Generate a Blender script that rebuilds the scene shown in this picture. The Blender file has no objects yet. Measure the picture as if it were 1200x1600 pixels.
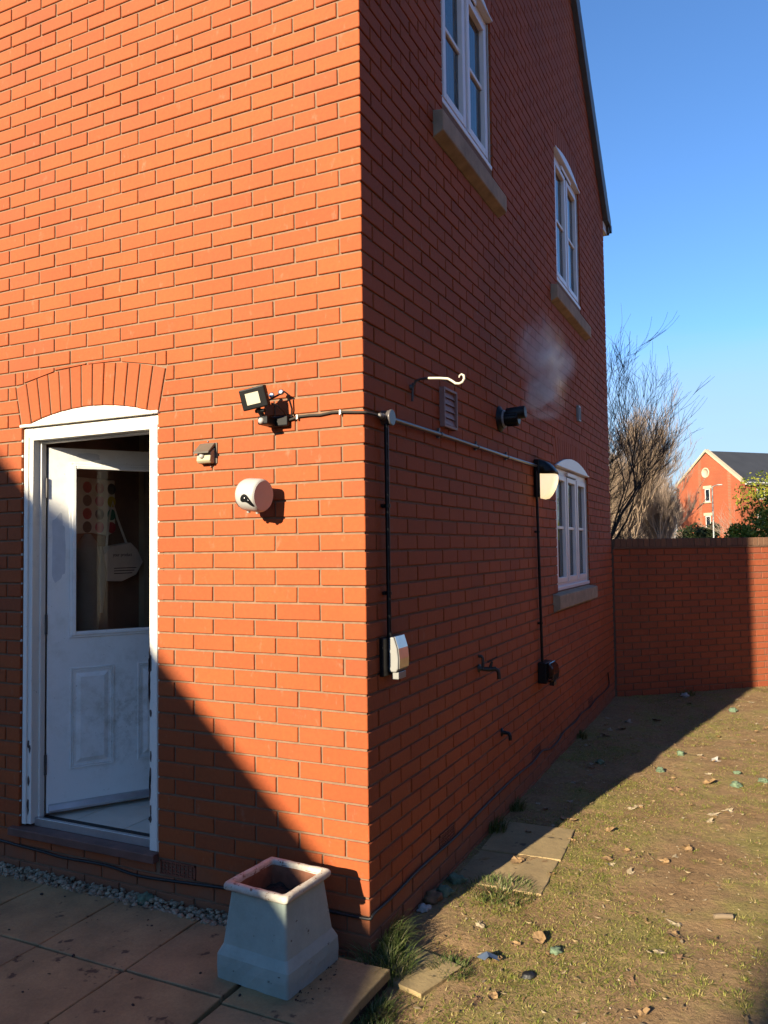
import bpy, bmesh, math, random
from mathutils import Vector, Matrix, noise
random.seed(7)
R = math.radians
SC = bpy.context.scene
COL = SC.collection

# ------------------------------------------------------------------ camera
CAM_POS = Vector((1.48257, -2.95582, 1.58645))
CR = Vector((0.90406, 0.42719, -0.01342)); CU = Vector((0.03148, -0.03525, 0.99888)); CF = Vector((-0.42624, 0.90347, 0.04532))
FPX = 1237.04 / 1200.0
cam_d = bpy.data.cameras.new('camera'); cam = bpy.data.objects.new('camera', cam_d); COL.objects.link(cam)
cam_d.sensor_fit = 'HORIZONTAL'; cam_d.sensor_width = 36.0; cam_d.lens = 36.0 * FPX
cam_d.clip_start = 0.05; cam_d.clip_end = 3000
mw = Matrix((CR, CU, -CF)).transposed().to_4x4(); mw.translation = CAM_POS
cam.matrix_world = mw
SC.camera = cam

# ------------------------------------------------------------------ sky, sun, exposure
SUN_TRAVEL = Vector((0.19, 1.0, -0.37))
w = bpy.data.worlds.new('World'); SC.world = w; w.use_nodes = True
nt = w.node_tree; nt.nodes.clear()
sky = nt.nodes.new('ShaderNodeTexSky'); sky.sky_type = 'NISHITA'; sky.sun_disc = False
sky.sun_elevation = math.atan2(0.37, math.hypot(0.19, 1.0)); sky.sun_rotation = math.atan2(-0.19, -1.0)
sky.air_density = 1.0; sky.dust_density = 0.0; sky.ozone_density = 7.0; sky.altitude = 0
bg = nt.nodes.new('ShaderNodeBackground'); bg.inputs['Strength'].default_value = 0.075
wo = nt.nodes.new('ShaderNodeOutputWorld')
# thin pale haze cloud low over the horizon, all the way round
wtc = nt.nodes.new('ShaderNodeTexCoord'); wsx = nt.nodes.new('ShaderNodeSeparateXYZ'); nt.links.new(wtc.outputs['Generated'], wsx.inputs[0])
wmp = nt.nodes.new('ShaderNodeMapping'); wmp.inputs['Scale'].default_value = (1.5, 1.5, 14.0); nt.links.new(wtc.outputs['Generated'], wmp.inputs[0])
wnz = nt.nodes.new('ShaderNodeTexNoise'); wnz.inputs['Scale'].default_value = 1.6; wnz.inputs['Detail'].default_value = 5; nt.links.new(wmp.outputs[0], wnz.inputs['Vector'])
wad = nt.nodes.new('ShaderNodeMath'); wad.operation = 'MULTIPLY_ADD'; wad.inputs[1].default_value = 0.10; nt.links.new(wnz.outputs[0], wad.inputs[0]); nt.links.new(wsx.outputs[2], wad.inputs[2])
wrp = nt.nodes.new('ShaderNodeValToRGB'); wrp.color_ramp.elements[0].position = 0.12; wrp.color_ramp.elements[0].color = (0.85, 0.85, 0.85, 1); wrp.color_ramp.elements[1].position = 0.30; wrp.color_ramp.elements[1].color = (0, 0, 0, 1)
e_ = wrp.color_ramp.elements.new(0.215); e_.color = (0.55, 0.55, 0.55, 1); nt.links.new(wad.outputs[0], wrp.inputs[0])
wmx = nt.nodes.new('ShaderNodeMix'); wmx.data_type = 'RGBA'; wmx.inputs[7].default_value = (2.3, 2.95, 3.6, 1)
nt.links.new(wrp.outputs[0], wmx.inputs[0]); nt.links.new(sky.outputs[0], wmx.inputs[6]); nt.links.new(wmx.outputs[2], bg.inputs[0]); nt.links.new(bg.outputs[0], wo.inputs[0])
sd = bpy.data.lights.new('sun', 'SUN'); sd.energy = 5.0; sd.angle = R(0.55); sd.color = (1.0, 0.87, 0.64)
sun = bpy.data.objects.new('sun', sd); COL.objects.link(sun)
sun.rotation_euler = SUN_TRAVEL.to_track_quat('-Z', 'Y').to_euler(); sun.location = (-3, -12, 9)
vs = SC.view_settings; vs.view_transform = 'Standard'; vs.look = 'None'; vs.exposure = 1.62; vs.gamma = 1.0; vs.use_curve_mapping = False
SC.cycles.max_bounces = 8; SC.cycles.transparent_max_bounces = 16; SC.cycles.volume_bounces = 1
SC.cycles.use_denoising = True

# ------------------------------------------------------------------ materials
MATS = {}
ALB = 0.52      # the photograph is exposed bright: real-world albedos, long exposure
def new_mat(name):
    m = bpy.data.materials.new(name); m.use_nodes = True; n = m.node_tree; n.nodes.clear()
    out = n.nodes.new('ShaderNodeOutputMaterial'); b = n.nodes.new('ShaderNodeBsdfPrincipled')
    n.links.new(b.outputs[0], out.inputs[0]); MATS[name] = m
    return m, n, b, out
def node(n, t, **kw):
    x = n.nodes.new(t)
    for k, v in kw.items(): setattr(x, k, v)
    return x
def pos(n): return node(n, 'ShaderNodeNewGeometry').outputs['Position']
def noise_tex(n, scale, detail=3.0, rough=0.55, vec=None, dist=0.0):
    t = node(n, 'ShaderNodeTexNoise'); t.inputs['Scale'].default_value = scale; t.inputs['Detail'].default_value = detail
    t.inputs['Roughness'].default_value = rough; t.inputs['Distortion'].default_value = dist
    n.links.new(vec if vec is not None else pos(n), t.inputs['Vector']); return t.outputs[0]
def ramp(n, src, stops, interp='LINEAR'):
    r = node(n, 'ShaderNodeValToRGB'); r.color_ramp.interpolation = interp; e = r.color_ramp.elements
    while len(e) < len(stops): e.new(0.5)
    for el, (p_, c_) in zip(e, stops): el.position = p_; el.color = (*c_, 1) if len(c_) == 3 else c_
    n.links.new(src, r.inputs[0]); return r.outputs[0]
def g(v): return (v, v, v)
def mix(n, fac, a, b, mode='MIX'):
    x = node(n, 'ShaderNodeMix', data_type='RGBA', blend_type=mode)
    for val, idx in ((fac, 0), (a, 6), (b, 7)):
        if hasattr(val, 'is_linked'): n.links.new(val, x.inputs[idx])
        elif idx == 0: x.inputs[0].default_value = val
        else: x.inputs[idx].default_value = (*val, 1)
    return x.outputs[2]
def bump(n, b, h, strength=0.3, dist=0.002):
    u = node(n, 'ShaderNodeBump'); u.inputs['Strength'].default_value = strength; u.inputs['Distance'].default_value = dist
    n.links.new(h, u.inputs['Height']); n.links.new(u.outputs[0], b.inputs['Normal'])
def math_n(n, op, a, b=None):
    x = node(n, 'ShaderNodeMath', operation=op)
    for i, v in enumerate((a, b)):
        if v is None: continue
        if hasattr(v, 'is_linked'): n.links.new(v, x.inputs[i])
        else: x.inputs[i].default_value = v
    return x.outputs[0]
def rnd(n):
    a = node(n, 'ShaderNodeNewGeometry').outputs['Random Per Island']; o = node(n, 'ShaderNodeObjectInfo').outputs['Random']
    return math_n(n, 'FRACT', math_n(n, 'ADD', a, o))
def simple(name, c, rough=0.6, metal=0.0, var=0.12, scale=12.0, bstr=0.15, bdist=0.001, spec=0.5, c2=None, fine=120.0):
    m, n, b, _ = new_mat(name)
    if metal < 0.5: c = tuple(x * ALB for x in c); c2 = tuple(x * ALB for x in c2) if c2 else None
    lo = tuple(x * (1 - var) for x in c) if c2 is None else c2
    f = ramp(n, noise_tex(n, scale, 5), [(0.35, g(0)), (0.68, g(1))])
    n.links.new(mix(n, f, lo, c), b.inputs['Base Color'])
    b.inputs['Roughness'].default_value = rough; b.inputs['Metallic'].default_value = metal; b.inputs['Specular IOR Level'].default_value = spec
    if bstr: bump(n, b, noise_tex(n, fine, 4), bstr, bdist)
    return m

def brick_material(name, ca, cb, cc, mark=1.0):
    m, n, b, _ = new_mat(name)
    base = ramp(n, rnd(n), [(0.0, ca), (0.30, cb), (0.72, cb), (1.0, cc)])
    big = ramp(n, noise_tex(n, 1.3, 3), [(0.3, g(0.86)), (0.7, g(1.06))])
    base = mix(n, 1.0, base, big, 'MULTIPLY')
    fine = ramp(n, noise_tex(n, 55, 5, 0.65), [(0.3, g(0.86)), (0.72, g(1.08))])
    base = mix(n, 1.0, base, fine, 'MULTIPLY')
    # pale scuffs and lime marks with a shape of their own
    mp = node(n, 'ShaderNodeMapping'); mp.inputs['Scale'].default_value = (9, 9, 4); n.links.new(pos(n), mp.inputs[0])
    sc = ramp(n, noise_tex(n, 2.2, 6, 0.7, mp.outputs[0]), [(0.60, g(0)), (0.74, g(0.40 * mark))])
    base = mix(n, sc, base, (0.30, 0.17, 0.11))
    if name == 'brick':                                         # grey-tan mud splash dried on the lowest courses
        sz = node(n, 'ShaderNodeSeparateXYZ'); n.links.new(pos(n), sz.inputs[0])
        zz = math_n(n, 'ADD', sz.outputs[2], math_n(n, 'MULTIPLY', noise_tex(n, 5, 5, 0.7), 0.35))
        base = mix(n, ramp(n, zz, [(0.16, g(0.55)), (0.36, g(0))]), base, (0.135, 0.085, 0.052))
    n.links.new(base, b.inputs['Base Color'])
    b.inputs['Roughness'].default_value = 0.82; b.inputs['Specular IOR Level'].default_value = 0.4
    h = math_n(n, 'ADD', noise_tex(n, 180, 3), math_n(n, 'MULTIPLY', noise_tex(n, 28, 4), 1.5))
    bump(n, b, h, 0.35, 0.0012)
    return m
brick_material('brick', (0.258, 0.0490, 0.0092), (0.285, 0.0590, 0.0110), (0.242, 0.0520, 0.0125))
brick_material('brick_garden', (0.215, 0.048, 0.018), (0.240, 0.056, 0.020), (0.200, 0.052, 0.024))
brick_material('brick_coping', (0.17, 0.085, 0.045), (0.14, 0.07, 0.04), (0.11, 0.06, 0.038), 0.4)
simple('mortar', (0.36, 0.21, 0.125), 0.92, var=0.25, scale=30, bstr=0.5, bdist=0.002)
simple('mortar_garden', (0.26, 0.16, 0.10), 0.92, var=0.25, scale=30, bstr=0.5, bdist=0.002)
def paint_material(name, c, dirt, stops, rough=0.45):
    m, n, b, _ = new_mat(name)
    d = ramp(n, noise_tex(n, 6, 8, 0.7), stops)
    col = mix(n, d, c, dirt)
    if name == 'door_paint':                                    # muddy paw and hand smears on the lower door
        dv = node(n, 'ShaderNodeVectorMath', operation='DISTANCE'); n.links.new(pos(n), dv.inputs[0]); dv.inputs[1].default_value = (-1.71, 0.43, 0.70)
        near = ramp(n, dv.outputs['Value'], [(0.05, g(1)), (0.42, g(0))]); sm = ramp(n, noise_tex(n, 14, 7, 0.75), [(0.46, g(0)), (0.66, g(0.5))])
        col = mix(n, mix(n, 1.0, near, sm, 'MULTIPLY'), col, (0.20, 0.165, 0.10))
    sp = ramp(n, noise_tex(n, 70, 3, 0.6), [(0.69, g(0)), (0.73, g(0.7))])
    col = mix(n, sp, col, tuple(x * 0.55 for x in dirt))
    n.links.new(col, b.inputs['Base Color']); b.inputs['Roughness'].default_value = rough
    bump(n, b, noise_tex(n, 90, 4), 0.12, 0.001)
    return m
paint_material('door_paint', (0.70, 0.69, 0.66), (0.48, 0.455, 0.38), [(0.5, g(0)), (0.75, g(0.55))])
paint_material('frame_paint', (0.66, 0.63, 0.57), (0.40, 0.37, 0.32), [(0.55, g(0)), (0.8, g(0.5))], 0.5)
simple('peeled_paint', (0.98, 1.0, 1.04), 0.6, var=0.12, scale=20)
simple('upvc', (1.3, 1.3, 1.3), 0.35, var=0.06, scale=8, bstr=0.03)
simple('sill_stone', (0.62, 0.49, 0.34), 0.9, var=0.35, scale=9, bstr=0.5, bdist=0.002)
simple('sealant', (0.8, 0.78, 0.74), 0.6)
simple('black_plastic', (0.010, 0.010, 0.012), 0.42, var=0.2, bstr=0.03, spec=0.25)
simple('black_matt', (0.010, 0.009, 0.009), 0.6, var=0.2, bstr=0.1)
simple('grey_plastic', (0.36, 0.355, 0.345), 0.4, var=0.08, bstr=0.05)
simple('pvc_conduit', (0.16, 0.14, 0.14), 0.35, var=0.15, bstr=0.03)
simple('white_plastic', (0.62, 0.60, 0.57), 0.28, var=0.03, bstr=0.02)
simple('cream_plastic', (0.62, 0.55, 0.36), 0.45, var=0.15)
simple('bronze_plastic', (0.20, 0.17, 0.13), 0.3, var=0.2)
simple('vent_plastic', (0.46, 0.24, 0.20), 0.55, var=0.15)
simple('steel', (0.55, 0.55, 0.54), 0.3, metal=1.0, var=0.2)
simple('dark_metal', (0.09, 0.085, 0.08), 0.5, metal=0.6, var=0.3)
simple('brass_old', (0.07, 0.06, 0.05), 0.5, metal=0.8, var=0.4)
simple('aluminium', (0.55, 0.56, 0.57), 0.42, metal=0.9, var=0.15)
simple('hook_sunlit_tone', (0.75, 0.68, 0.55), 0.4, var=0.1)  # pale tone for the sunlit end of the bracket arm
simple('step_tile', (0.30, 0.135, 0.10), 0.6, var=0.4, scale=14, bstr=0.3)
simple('terracotta', (0.42, 0.16, 0.085), 0.85, var=0.35, scale=25, bstr=0.3)
simple('airbrick', (0.36, 0.10, 0.045), 0.85, var=0.25)
simple('roof_tile', (0.085, 0.09, 0.10), 0.75, var=0.3, scale=7)
simple('verge_plastic', (0.13, 0.14, 0.16), 0.55, var=0.2)
simple('gutter_black', (0.015, 0.015, 0.017), 0.35)
simple('interior_plaster', (0.62, 0.38, 0.28), 0.9, var=0.3, scale=4)
simple('interior_tile', (1.2, 1.06, 0.86), 0.35, var=0.12, scale=10)
simple('interior_dark', (0.10, 0.065, 0.05), 0.8)
simple('interior_cream', (0.9, 0.82, 0.6), 0.7)
simple('curtain', (0.62, 0.64, 0.66), 0.9)
simple('cloth_white', (1.5, 1.45, 1.35), 0.9)
simple('cloth_grey', (0.7, 0.68, 0.62), 0.9)
for nm, c in (('dot_red', (0.5, 0.05, 0.08)), ('dot_grey', (0.13, 0.12, 0.13)), ('dot_pink', (0.6, 0.06, 0.2)), ('dot_blue', (0.04, 0.05, 0.12)), ('dot_green', (0.05, 0.22, 0.16)), ('dot_yellow', (0.7, 0.55, 0.05))): simple(nm, tuple(x * 1.7 for x in c), 0.8)
simple('print_black', (0.02, 0.02, 0.02), 0.8)
simple('soil_dark', (0.045, 0.03, 0.022), 0.95, var=0.5, scale=40, bstr=1.0, bdist=0.01)
simple('leaf_tan', (0.50, 0.30, 0.13), 0.75, var=0.45, scale=25)
simple('leaf_brown', (0.34, 0.19, 0.09), 0.8, var=0.45, scale=25)
simple('leaf_pale', (0.56, 0.44, 0.28), 0.75, var=0.35, scale=25)
simple('twig', (0.33, 0.24, 0.15), 0.8)
simple('chalk_green', (0.23, 0.33, 0.20), 0.9, var=0.45, scale=40, bstr=0.5, bdist=0.004)
simple('white_stone', (0.72, 0.68, 0.62), 0.85, var=0.25, scale=30)
simple('black_rubber', (0.012, 0.012, 0.013), 0.55)
simple('blue_scrap', (0.10, 0.14, 0.22), 0.4)
simple('slate_roof', (0.055, 0.058, 0.068), 0.7, var=0.25, scale=0.8)
simple('far_stone', (0.74, 0.60, 0.42), 0.85, var=0.1, scale=2)
simple('far_white', (0.78, 0.78, 0.76), 0.5)
simple('far_brown', (0.10, 0.04, 0.03), 0.5)
simple('galvanised', (0.42, 0.43, 0.42), 0.5, metal=0.3)
simple('bark_dark', (0.055, 0.043, 0.033), 0.9, var=0.4, scale=9)
simple('bark_brown', (0.46, 0.33, 0.235), 0.9, var=0.4, scale=3)
simple('bark_pale', (0.56, 0.42, 0.33), 0.9, var=0.4, scale=3)
simple('render_wall', (0.45, 0.36, 0.28), 0.9)

m, n, b, _ = new_mat('pot_paint')          # worn pale blue-green masonry paint
col = mix(n, ramp(n, noise_tex(n, 9, 8, 0.7), [(0.4, g(0)), (0.7, g(1))]), (0.235, 0.285, 0.25), (0.29, 0.345, 0.305))
st_ = ramp(n, noise_tex(n, 3.5, 6, 0.75), [(0.48, g(0)), (0.72, g(0.5))]); col = mix(n, st_, col, (0.17, 0.20, 0.155))
ch = ramp(n, noise_tex(n, 30, 5, 0.65), [(0.665, g(0)), (0.69, g(1))]); col = mix(n, ch, col, (0.06, 0.055, 0.045))
n.links.new(col, b.inputs['Base Color']); b.inputs['Roughness'].default_value = 0.75; bump(n, b, noise_tex(n, 60, 6, 0.7), 0.4, 0.002)
m, n, b, _ = new_mat('pot_rim')
col = mix(n, ramp(n, noise_tex(n, 22, 8, 0.75), [(0.42, g(0)), (0.6, g(1))]), (0.36, 0.31, 0.25), (0.44, 0.42, 0.355))
ch = ramp(n, noise_tex(n, 38, 5, 0.65), [(0.60, g(0)), (0.63, g(1))]); col = mix(n, ch, col, (0.16, 0.08, 0.05))
n.links.new(col, b.inputs['Base Color']); b.inputs['Roughness'].default_value = 0.75; bump(n, b, noise_tex(n, 60, 6, 0.7), 0.5, 0.002)

m, n, b, _ = new_mat('paving')             # buff riven concrete slabs with lichen spots
base = ramp(n, rnd(n), [(0.0, (0.265, 0.190, 0.086)), (0.5, (0.305, 0.222, 0.100)), (1.0, (0.275, 0.195, 0.094))])
base = mix(n, 1.0, base, ramp(n, noise_tex(n, 5, 7, 0.65), [(0.3, g(0.62)), (0.7, g(1.1))]), 'MULTIPLY')
base = mix(n, 1.0, base, ramp(n, noise_tex(n, 90, 4, 0.7), [(0.3, g(0.85)), (0.7, g(1.08))]), 'MULTIPLY')
sp = ramp(n, noise_tex(n, 15, 3, 0.55), [(0.645, g(0)), (0.70, g(0.8))]); base = mix(n, sp, base, (0.025, 0.017, 0.011))
n.links.new(base, b.inputs['Base Color']); b.inputs['Roughness'].default_value = 0.85
bump(n, b, math_n(n, 'ADD', noise_tex(n, 22, 6, 0.6), math_n(n, 'MULTIPLY', noise_tex(n, 150, 3), 0.3)), 0.6, 0.005)

m, n, b, _ = new_mat('soil')               # trodden lawn soil
a = ramp(n, noise_tex(n, 2.2, 6, 0.65), [(0.36, (0.215, 0.130, 0.064)), (0.50, (0.25, 0.16, 0.080)), (0.64, (0.215, 0.175, 0.060))])
a = mix(n, 1.0, a, ramp(n, noise_tex(n, 45, 6, 0.7), [(0.3, g(0.68)), (0.7, g(1.2))]), 'MULTIPLY')
n.links.new(a, b.inputs['Base Color']); b.inputs['Roughness'].default_value = 0.95; b.inputs['Specular IOR Level'].default_value = 0.2
bump(n, b, math_n(n, 'ADD', noise_tex(n, 30, 6, 0.7), math_n(n, 'MULTIPLY', noise_tex(n, 150, 4, 0.7), 0.4)), 0.9, 0.012)

def grass_material(name, stops, trans=0.35):
    m = bpy.data.materials.new(name); m.use_nodes = True; n = m.node_tree; n.nodes.clear(); MATS[name] = m
    out = node(n, 'ShaderNodeOutputMaterial'); b = node(n, 'ShaderNodeBsdfPrincipled'); t = node(n, 'ShaderNodeBsdfTranslucent'); x = node(n, 'ShaderNodeMixShader')
    c = ramp(n, node(n, 'ShaderNodeNewGeometry').outputs['Random Per Island'], [(p_, tuple(x * 0.6 for x in c_)) for p_, c_ in stops])
    n.links.new(c, b.inputs['Base Color']); n.links.new(c, t.inputs['Color']); b.inputs['Roughness'].default_value = 0.65
    b.inputs['Specular IOR Level'].default_value = 0.25
    x.inputs[0].default_value = trans; n.links.new(b.outputs[0], x.inputs[1]); n.links.new(t.outputs[0], x.inputs[2]); n.links.new(x.outputs[0], out.inputs[0])
grass_material('grass', [(0.0, (0.20, 0.25, 0.04)), (0.40, (0.33, 0.36, 0.065)), (0.70, (0.52, 0.46, 0.12)), (1.0, (0.70, 0.54, 0.25))])
grass_material('grass_green', [(0.0, (0.08, 0.12, 0.03)), (0.6, (0.15, 0.20, 0.05)), (0.85, (0.25, 0.27, 0.09)), (1.0, (0.5, 0.45, 0.26))])
grass_material('evergreen', [(0.0, (0.08, 0.12, 0.018)), (0.4, (0.20, 0.25, 0.03)), (0.75, (0.36, 0.38, 0.04)), (1.0, (0.50, 0.46, 0.06))], 0.25)
grass_material('hedge_green', [(0.0, (0.02, 0.035, 0.012)), (0.6, (0.045, 0.065, 0.02)), (1.0, (0.09, 0.09, 0.03))], 0.2)
m, n, b, _ = new_mat('gravel')
n.links.new(ramp(n, rnd(n), [(0.0, (0.12, 0.088, 0.050)), (0.4, (0.23, 0.175, 0.105)), (0.75, (0.33, 0.265, 0.175)), (1.0, (0.17, 0.135, 0.09))]), b.inputs['Base Color'])
b.inputs['Roughness'].default_value = 0.85; bump(n, b, noise_tex(n, 120, 4), 0.4, 0.002)

def glass_material(name, tint, ior, rough=0.0):
    m = bpy.data.materials.new(name); m.use_nodes = True; n = m.node_tree; n.nodes.clear(); MATS[name] = m
    out = node(n, 'ShaderNodeOutputMaterial'); t = node(n, 'ShaderNodeBsdfTransparent'); gl = node(n, 'ShaderNodeBsdfGlossy'); x = node(n, 'ShaderNodeMixShader'); f = node(n, 'ShaderNodeFresnel')
    t.inputs[0].default_value = (*tint, 1); gl.inputs['Roughness'].default_value = rough; f.inputs[0].default_value = ior
    n.links.new(f.outputs[0], x.inputs[0]); n.links.new(t.outputs[0], x.inputs[1]); n.links.new(gl.outputs[0], x.inputs[2]); n.links.new(x.outputs[0], out.inputs[0])
glass_material('glass', (0.80, 0.84, 0.86), 1.75, 0.01)
glass_material('door_glass', (0.90, 0.88, 0.84), 1.5)
glass_material('smoke_glass', (0.35, 0.36, 0.38), 1.6, 0.05)
m, n, b, _ = new_mat('lamp_glow')
b.inputs['Base Color'].default_value = (0.85, 0.8, 0.7, 1); b.inputs['Roughness'].default_value = 0.4
b.inputs['Emission Color'].default_value = (1.0, 0.72, 0.38, 1); b.inputs['Emission Strength'].default_value = 0.34
m, n, b, _ = new_mat('flood_glass')
b.inputs['Base Color'].default_value = (0.40, 0.37, 0.28, 1); b.inputs['Roughness'].default_value = 0.12

m, n, b, _ = new_mat('far_brick')          # too far to tell bricks apart
bt = node(n, 'ShaderNodeTexBrick'); bt.inputs['Scale'].default_value = 1.0; bt.inputs['Brick Width'].default_value = 0.225; bt.inputs['Row Height'].default_value = 0.075; bt.inputs['Mortar Size'].default_value = 0.006
bt.inputs['Color1'].default_value = (0.25, 0.050, 0.016, 1); bt.inputs['Color2'].default_value = (0.275, 0.058, 0.019, 1); bt.inputs['Mortar'].default_value = (0.20, 0.11, 0.06, 1)
sp_ = node(n, 'ShaderNodeSeparateXYZ'); cb_ = node(n, 'ShaderNodeCombineXYZ'); n.links.new(pos(n), sp_.inputs[0])
n.links.new(math_n(n, 'ADD', sp_.outputs[0], sp_.outputs[1]), cb_.inputs[0]); n.links.new(sp_.outputs[2], cb_.inputs[1]); n.links.new(cb_.outputs[0], bt.inputs['Vector'])
n.links.new(mix(n, 1.0, bt.outputs[0], ramp(n, noise_tex(n, 0.6, 4), [(0.3, g(0.86)), (0.7, g(1.05))]), 'MULTIPLY'), b.inputs['Base Color']); b.inputs['Roughness'].default_value = 0.85

# ------------------------------------------------------------------ mesh helpers
class MB:
    def __init__(s): s.v = []; s.f = []; s.smooth = []
    def add(s, vs_, fs_, M=None, smooth=False):
        o = len(s.v)
        for p_ in vs_: s.v.append(tuple(M @ Vector(p_)) if M is not None else tuple(p_))
        for f_ in fs_: s.f.append([i + o for i in f_]); s.smooth.append(smooth)
        return s
    def box(s, a, b_, M=None):
        x0, y0, z0 = a; x1, y1, z1 = b_
        return s.add([(x0, y0, z0), (x1, y0, z0), (x1, y1, z0), (x0, y1, z0), (x0, y0, z1), (x1, y0, z1), (x1, y1, z1), (x0, y1, z1)],
                     [(3, 2, 1, 0), (4, 5, 6, 7), (0, 1, 5, 4), (1, 2, 6, 5), (2, 3, 7, 6), (3, 0, 4, 7)], M)
    def tube(s, pts, rad, k=8, cap=True, M=None, smooth=True):
        pts = [Vector(p_) for p_ in pts]; rs = rad if isinstance(rad, (list, tuple)) else [rad] * len(pts)
        vs_ = []; fs_ = []; up = None
        for i, p_ in enumerate(pts):
            d = (pts[min(i + 1, len(pts) - 1)] - pts[max(i - 1, 0)]).normalized()
            if up is None:
                up = Vector((0, 0, 1)) if abs(d.z) < 0.9 else Vector((1, 0, 0))
            a = d.cross(up)
            if a.length < 1e-6: a = d.orthogonal()
            a.normalize(); b_ = a.cross(d).normalized(); up = b_
            for j in range(k):
                t = 2 * math.pi * j / k; vs_.append(p_ + (a * math.cos(t) + b_ * math.sin(t)) * rs[i])
        for i in range(len(pts) - 1):
            for j in range(k):
                fs_.append((i * k + j, i * k + (j + 1) % k, (i + 1) * k + (j + 1) % k, (i + 1) * k + j))
        s.add(vs_, fs_, M, smooth)
        if cap:
            o = len(vs_); s.add(vs_[:k], [tuple(range(k))[::-1]], M); s.add(vs_[-k:], [tuple(range(k))], M)
        return s
    def lathe(s, c, axis, prof, k=20, M=None, smooth=True):
        """prof: list of (radius, along)"""
        c = Vector(c); ax = Vector(axis).normalized(); a = ax.orthogonal().normalized(); b_ = ax.cross(a)
        vs_ = []; fs_ = []
        for r_, t_ in prof:
            for j in range(k):
                an = 2 * math.pi * j / k; vs_.append(c + ax * t_ + (a * math.cos(an) + b_ * math.sin(an)) * r_)
        for i in range(len(prof) - 1):
            for j in range(k): fs_.append((i * k + j, i * k + (j + 1) % k, (i + 1) * k + (j + 1) % k, (i + 1) * k + j))
        s.add(vs_, fs_, M, smooth); s.add(vs_[:k], [tuple(range(k))[::-1]], M); s.add(vs_[-k:], [tuple(range(k))], M)
        return s
    def prism(s, poly, d, M=None):
        """poly: list of 3-D points (planar), d: extrusion vector"""
        k = len(poly); d = Vector(d); vs_ = [Vector(p_) for p_ in poly] + [Vector(p_) + d for p_ in poly]
        return s.add(vs_, [tuple(range(k))[::-1], tuple(range(k, 2 * k))] + [(i, (i + 1) % k, k + (i + 1) % k, k + i) for i in range(k)], M)
    def mesh(s, name):
        me = bpy.data.meshes.new(name); me.from_pydata(s.v, [], s.f); me.polygons.foreach_set('use_smooth', s.smooth); me.update(); return me
    def build(s, name, mat, parent=None, bevel=0.0, fixn=True, loc=None):
        me = s.mesh(name)
        if fixn:
            bm = bmesh.new(); bm.from_mesh(me); bmesh.ops.recalc_face_normals(bm, faces=bm.faces); bm.to_mesh(me); bm.free()
        return link(name, me, mat, parent, bevel, loc)
def link(name, me, mat, parent=None, bevel=0.0, loc=None, M=None):
    if mat and not me.materials: me.materials.append(MATS[mat])
    o = bpy.data.objects.new(name, me); COL.objects.link(o)
    if M is not None: o.matrix_basis = M
    elif loc is not None: o.location = loc
    if parent is not None:
        o.parent = parent; o.matrix_parent_inverse = WORLD[parent.name].inverted()
        WORLD[o.name] = WORLD[parent.name] if False else o.matrix_basis.copy()
    else: WORLD[o.name] = o.matrix_basis.copy()
    if bevel:
        md = o.modifiers.new('bevel', 'BEVEL'); md.width = bevel; md.segments = 2; md.limit_method = 'ANGLE'; md.angle_limit = R(40)
    return o
WORLD = {}
def tag(o, label=None, cat=None, group=None, kind=None):
    if label: o['label'] = label
    if cat: o['category'] = cat
    if group: o['group'] = group
    if kind: o['kind'] = kind
    return o
def thing(name, loc, label, cat, group=None):
    o = bpy.data.objects.new(name, None); COL.objects.link(o); o.location = loc; o.empty_display_size = 0.1
    WORLD[o.name] = Matrix.Translation(Vector(loc)); return tag(o, label, cat, group)

def project(P):
    d = Vector(P) - CAM_POS; z = d.dot(CF)
    if z < 0.1: return None
    return 0.5 + FPX * d.dot(CR) / z, 0.5 * 4 / 3 - FPX * d.dot(CU) / z, z

# ------------------------------------------------------------------ brickwork
MODL, MODH, JT = 0.225, 0.075, 0.010
def quad_brick(c4, depth=0.022, ch=0.0028, jit=0.0):
    """c4: outline (s,z) bl, br, tr, tl in a wall frame: x = s, y = into the wall, front at y=0"""
    cx = sum(p_[0] for p_ in c4) / 4; cz = sum(p_[1] for p_ in c4) / 4
    o = [(a + random.uniform(-jit, jit), c + random.uniform(-jit, jit)) for a, c in c4]
    def ins(p_, d):
        return (p_[0] + (d if p_[0] < cx else -d), p_[1] + (d if p_[1] < cz else -d))
    v = [(a, depth, c) for a, c in o] + [(a, ch, c) for a, c in o] + [(*[ins(p_, ch)[0]], 0.0, ins(p_, ch)[1]) for p_ in o]
    f = []
    for i in range(4):
        j = (i + 1) % 4
        f.append((i, j, 4 + j, 4 + i)); f.append((4 + i, 4 + j, 8 + j, 8 + i))
    f.append((8, 9, 10, 11))
    return v, f
def wallM(origin, ang): return Matrix.Translation(Vector(origin)) @ Matrix.Rotation(ang, 4, 'Z')
_STD = {}
def std_mesh(length, matname, k):
    key = (round(length, 4), matname, k)
    if key not in _STD:
        h = length / 2; v, f = quad_brick([(-h, -0.0325), (h, -0.0325), (h, 0.0325), (-h, 0.0325)], jit=0.0011)
        mb = MB().add(v, f); me = mb.mesh('brick'); me.materials.append(MATS[matname]); _STD[key] = me
    return _STD[key]
ARCH_ENDS = []; ARCH_Z = {}
def floor_near(c_, z): return 0 <= z - ARCH_Z[c_] < 0.06
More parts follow.
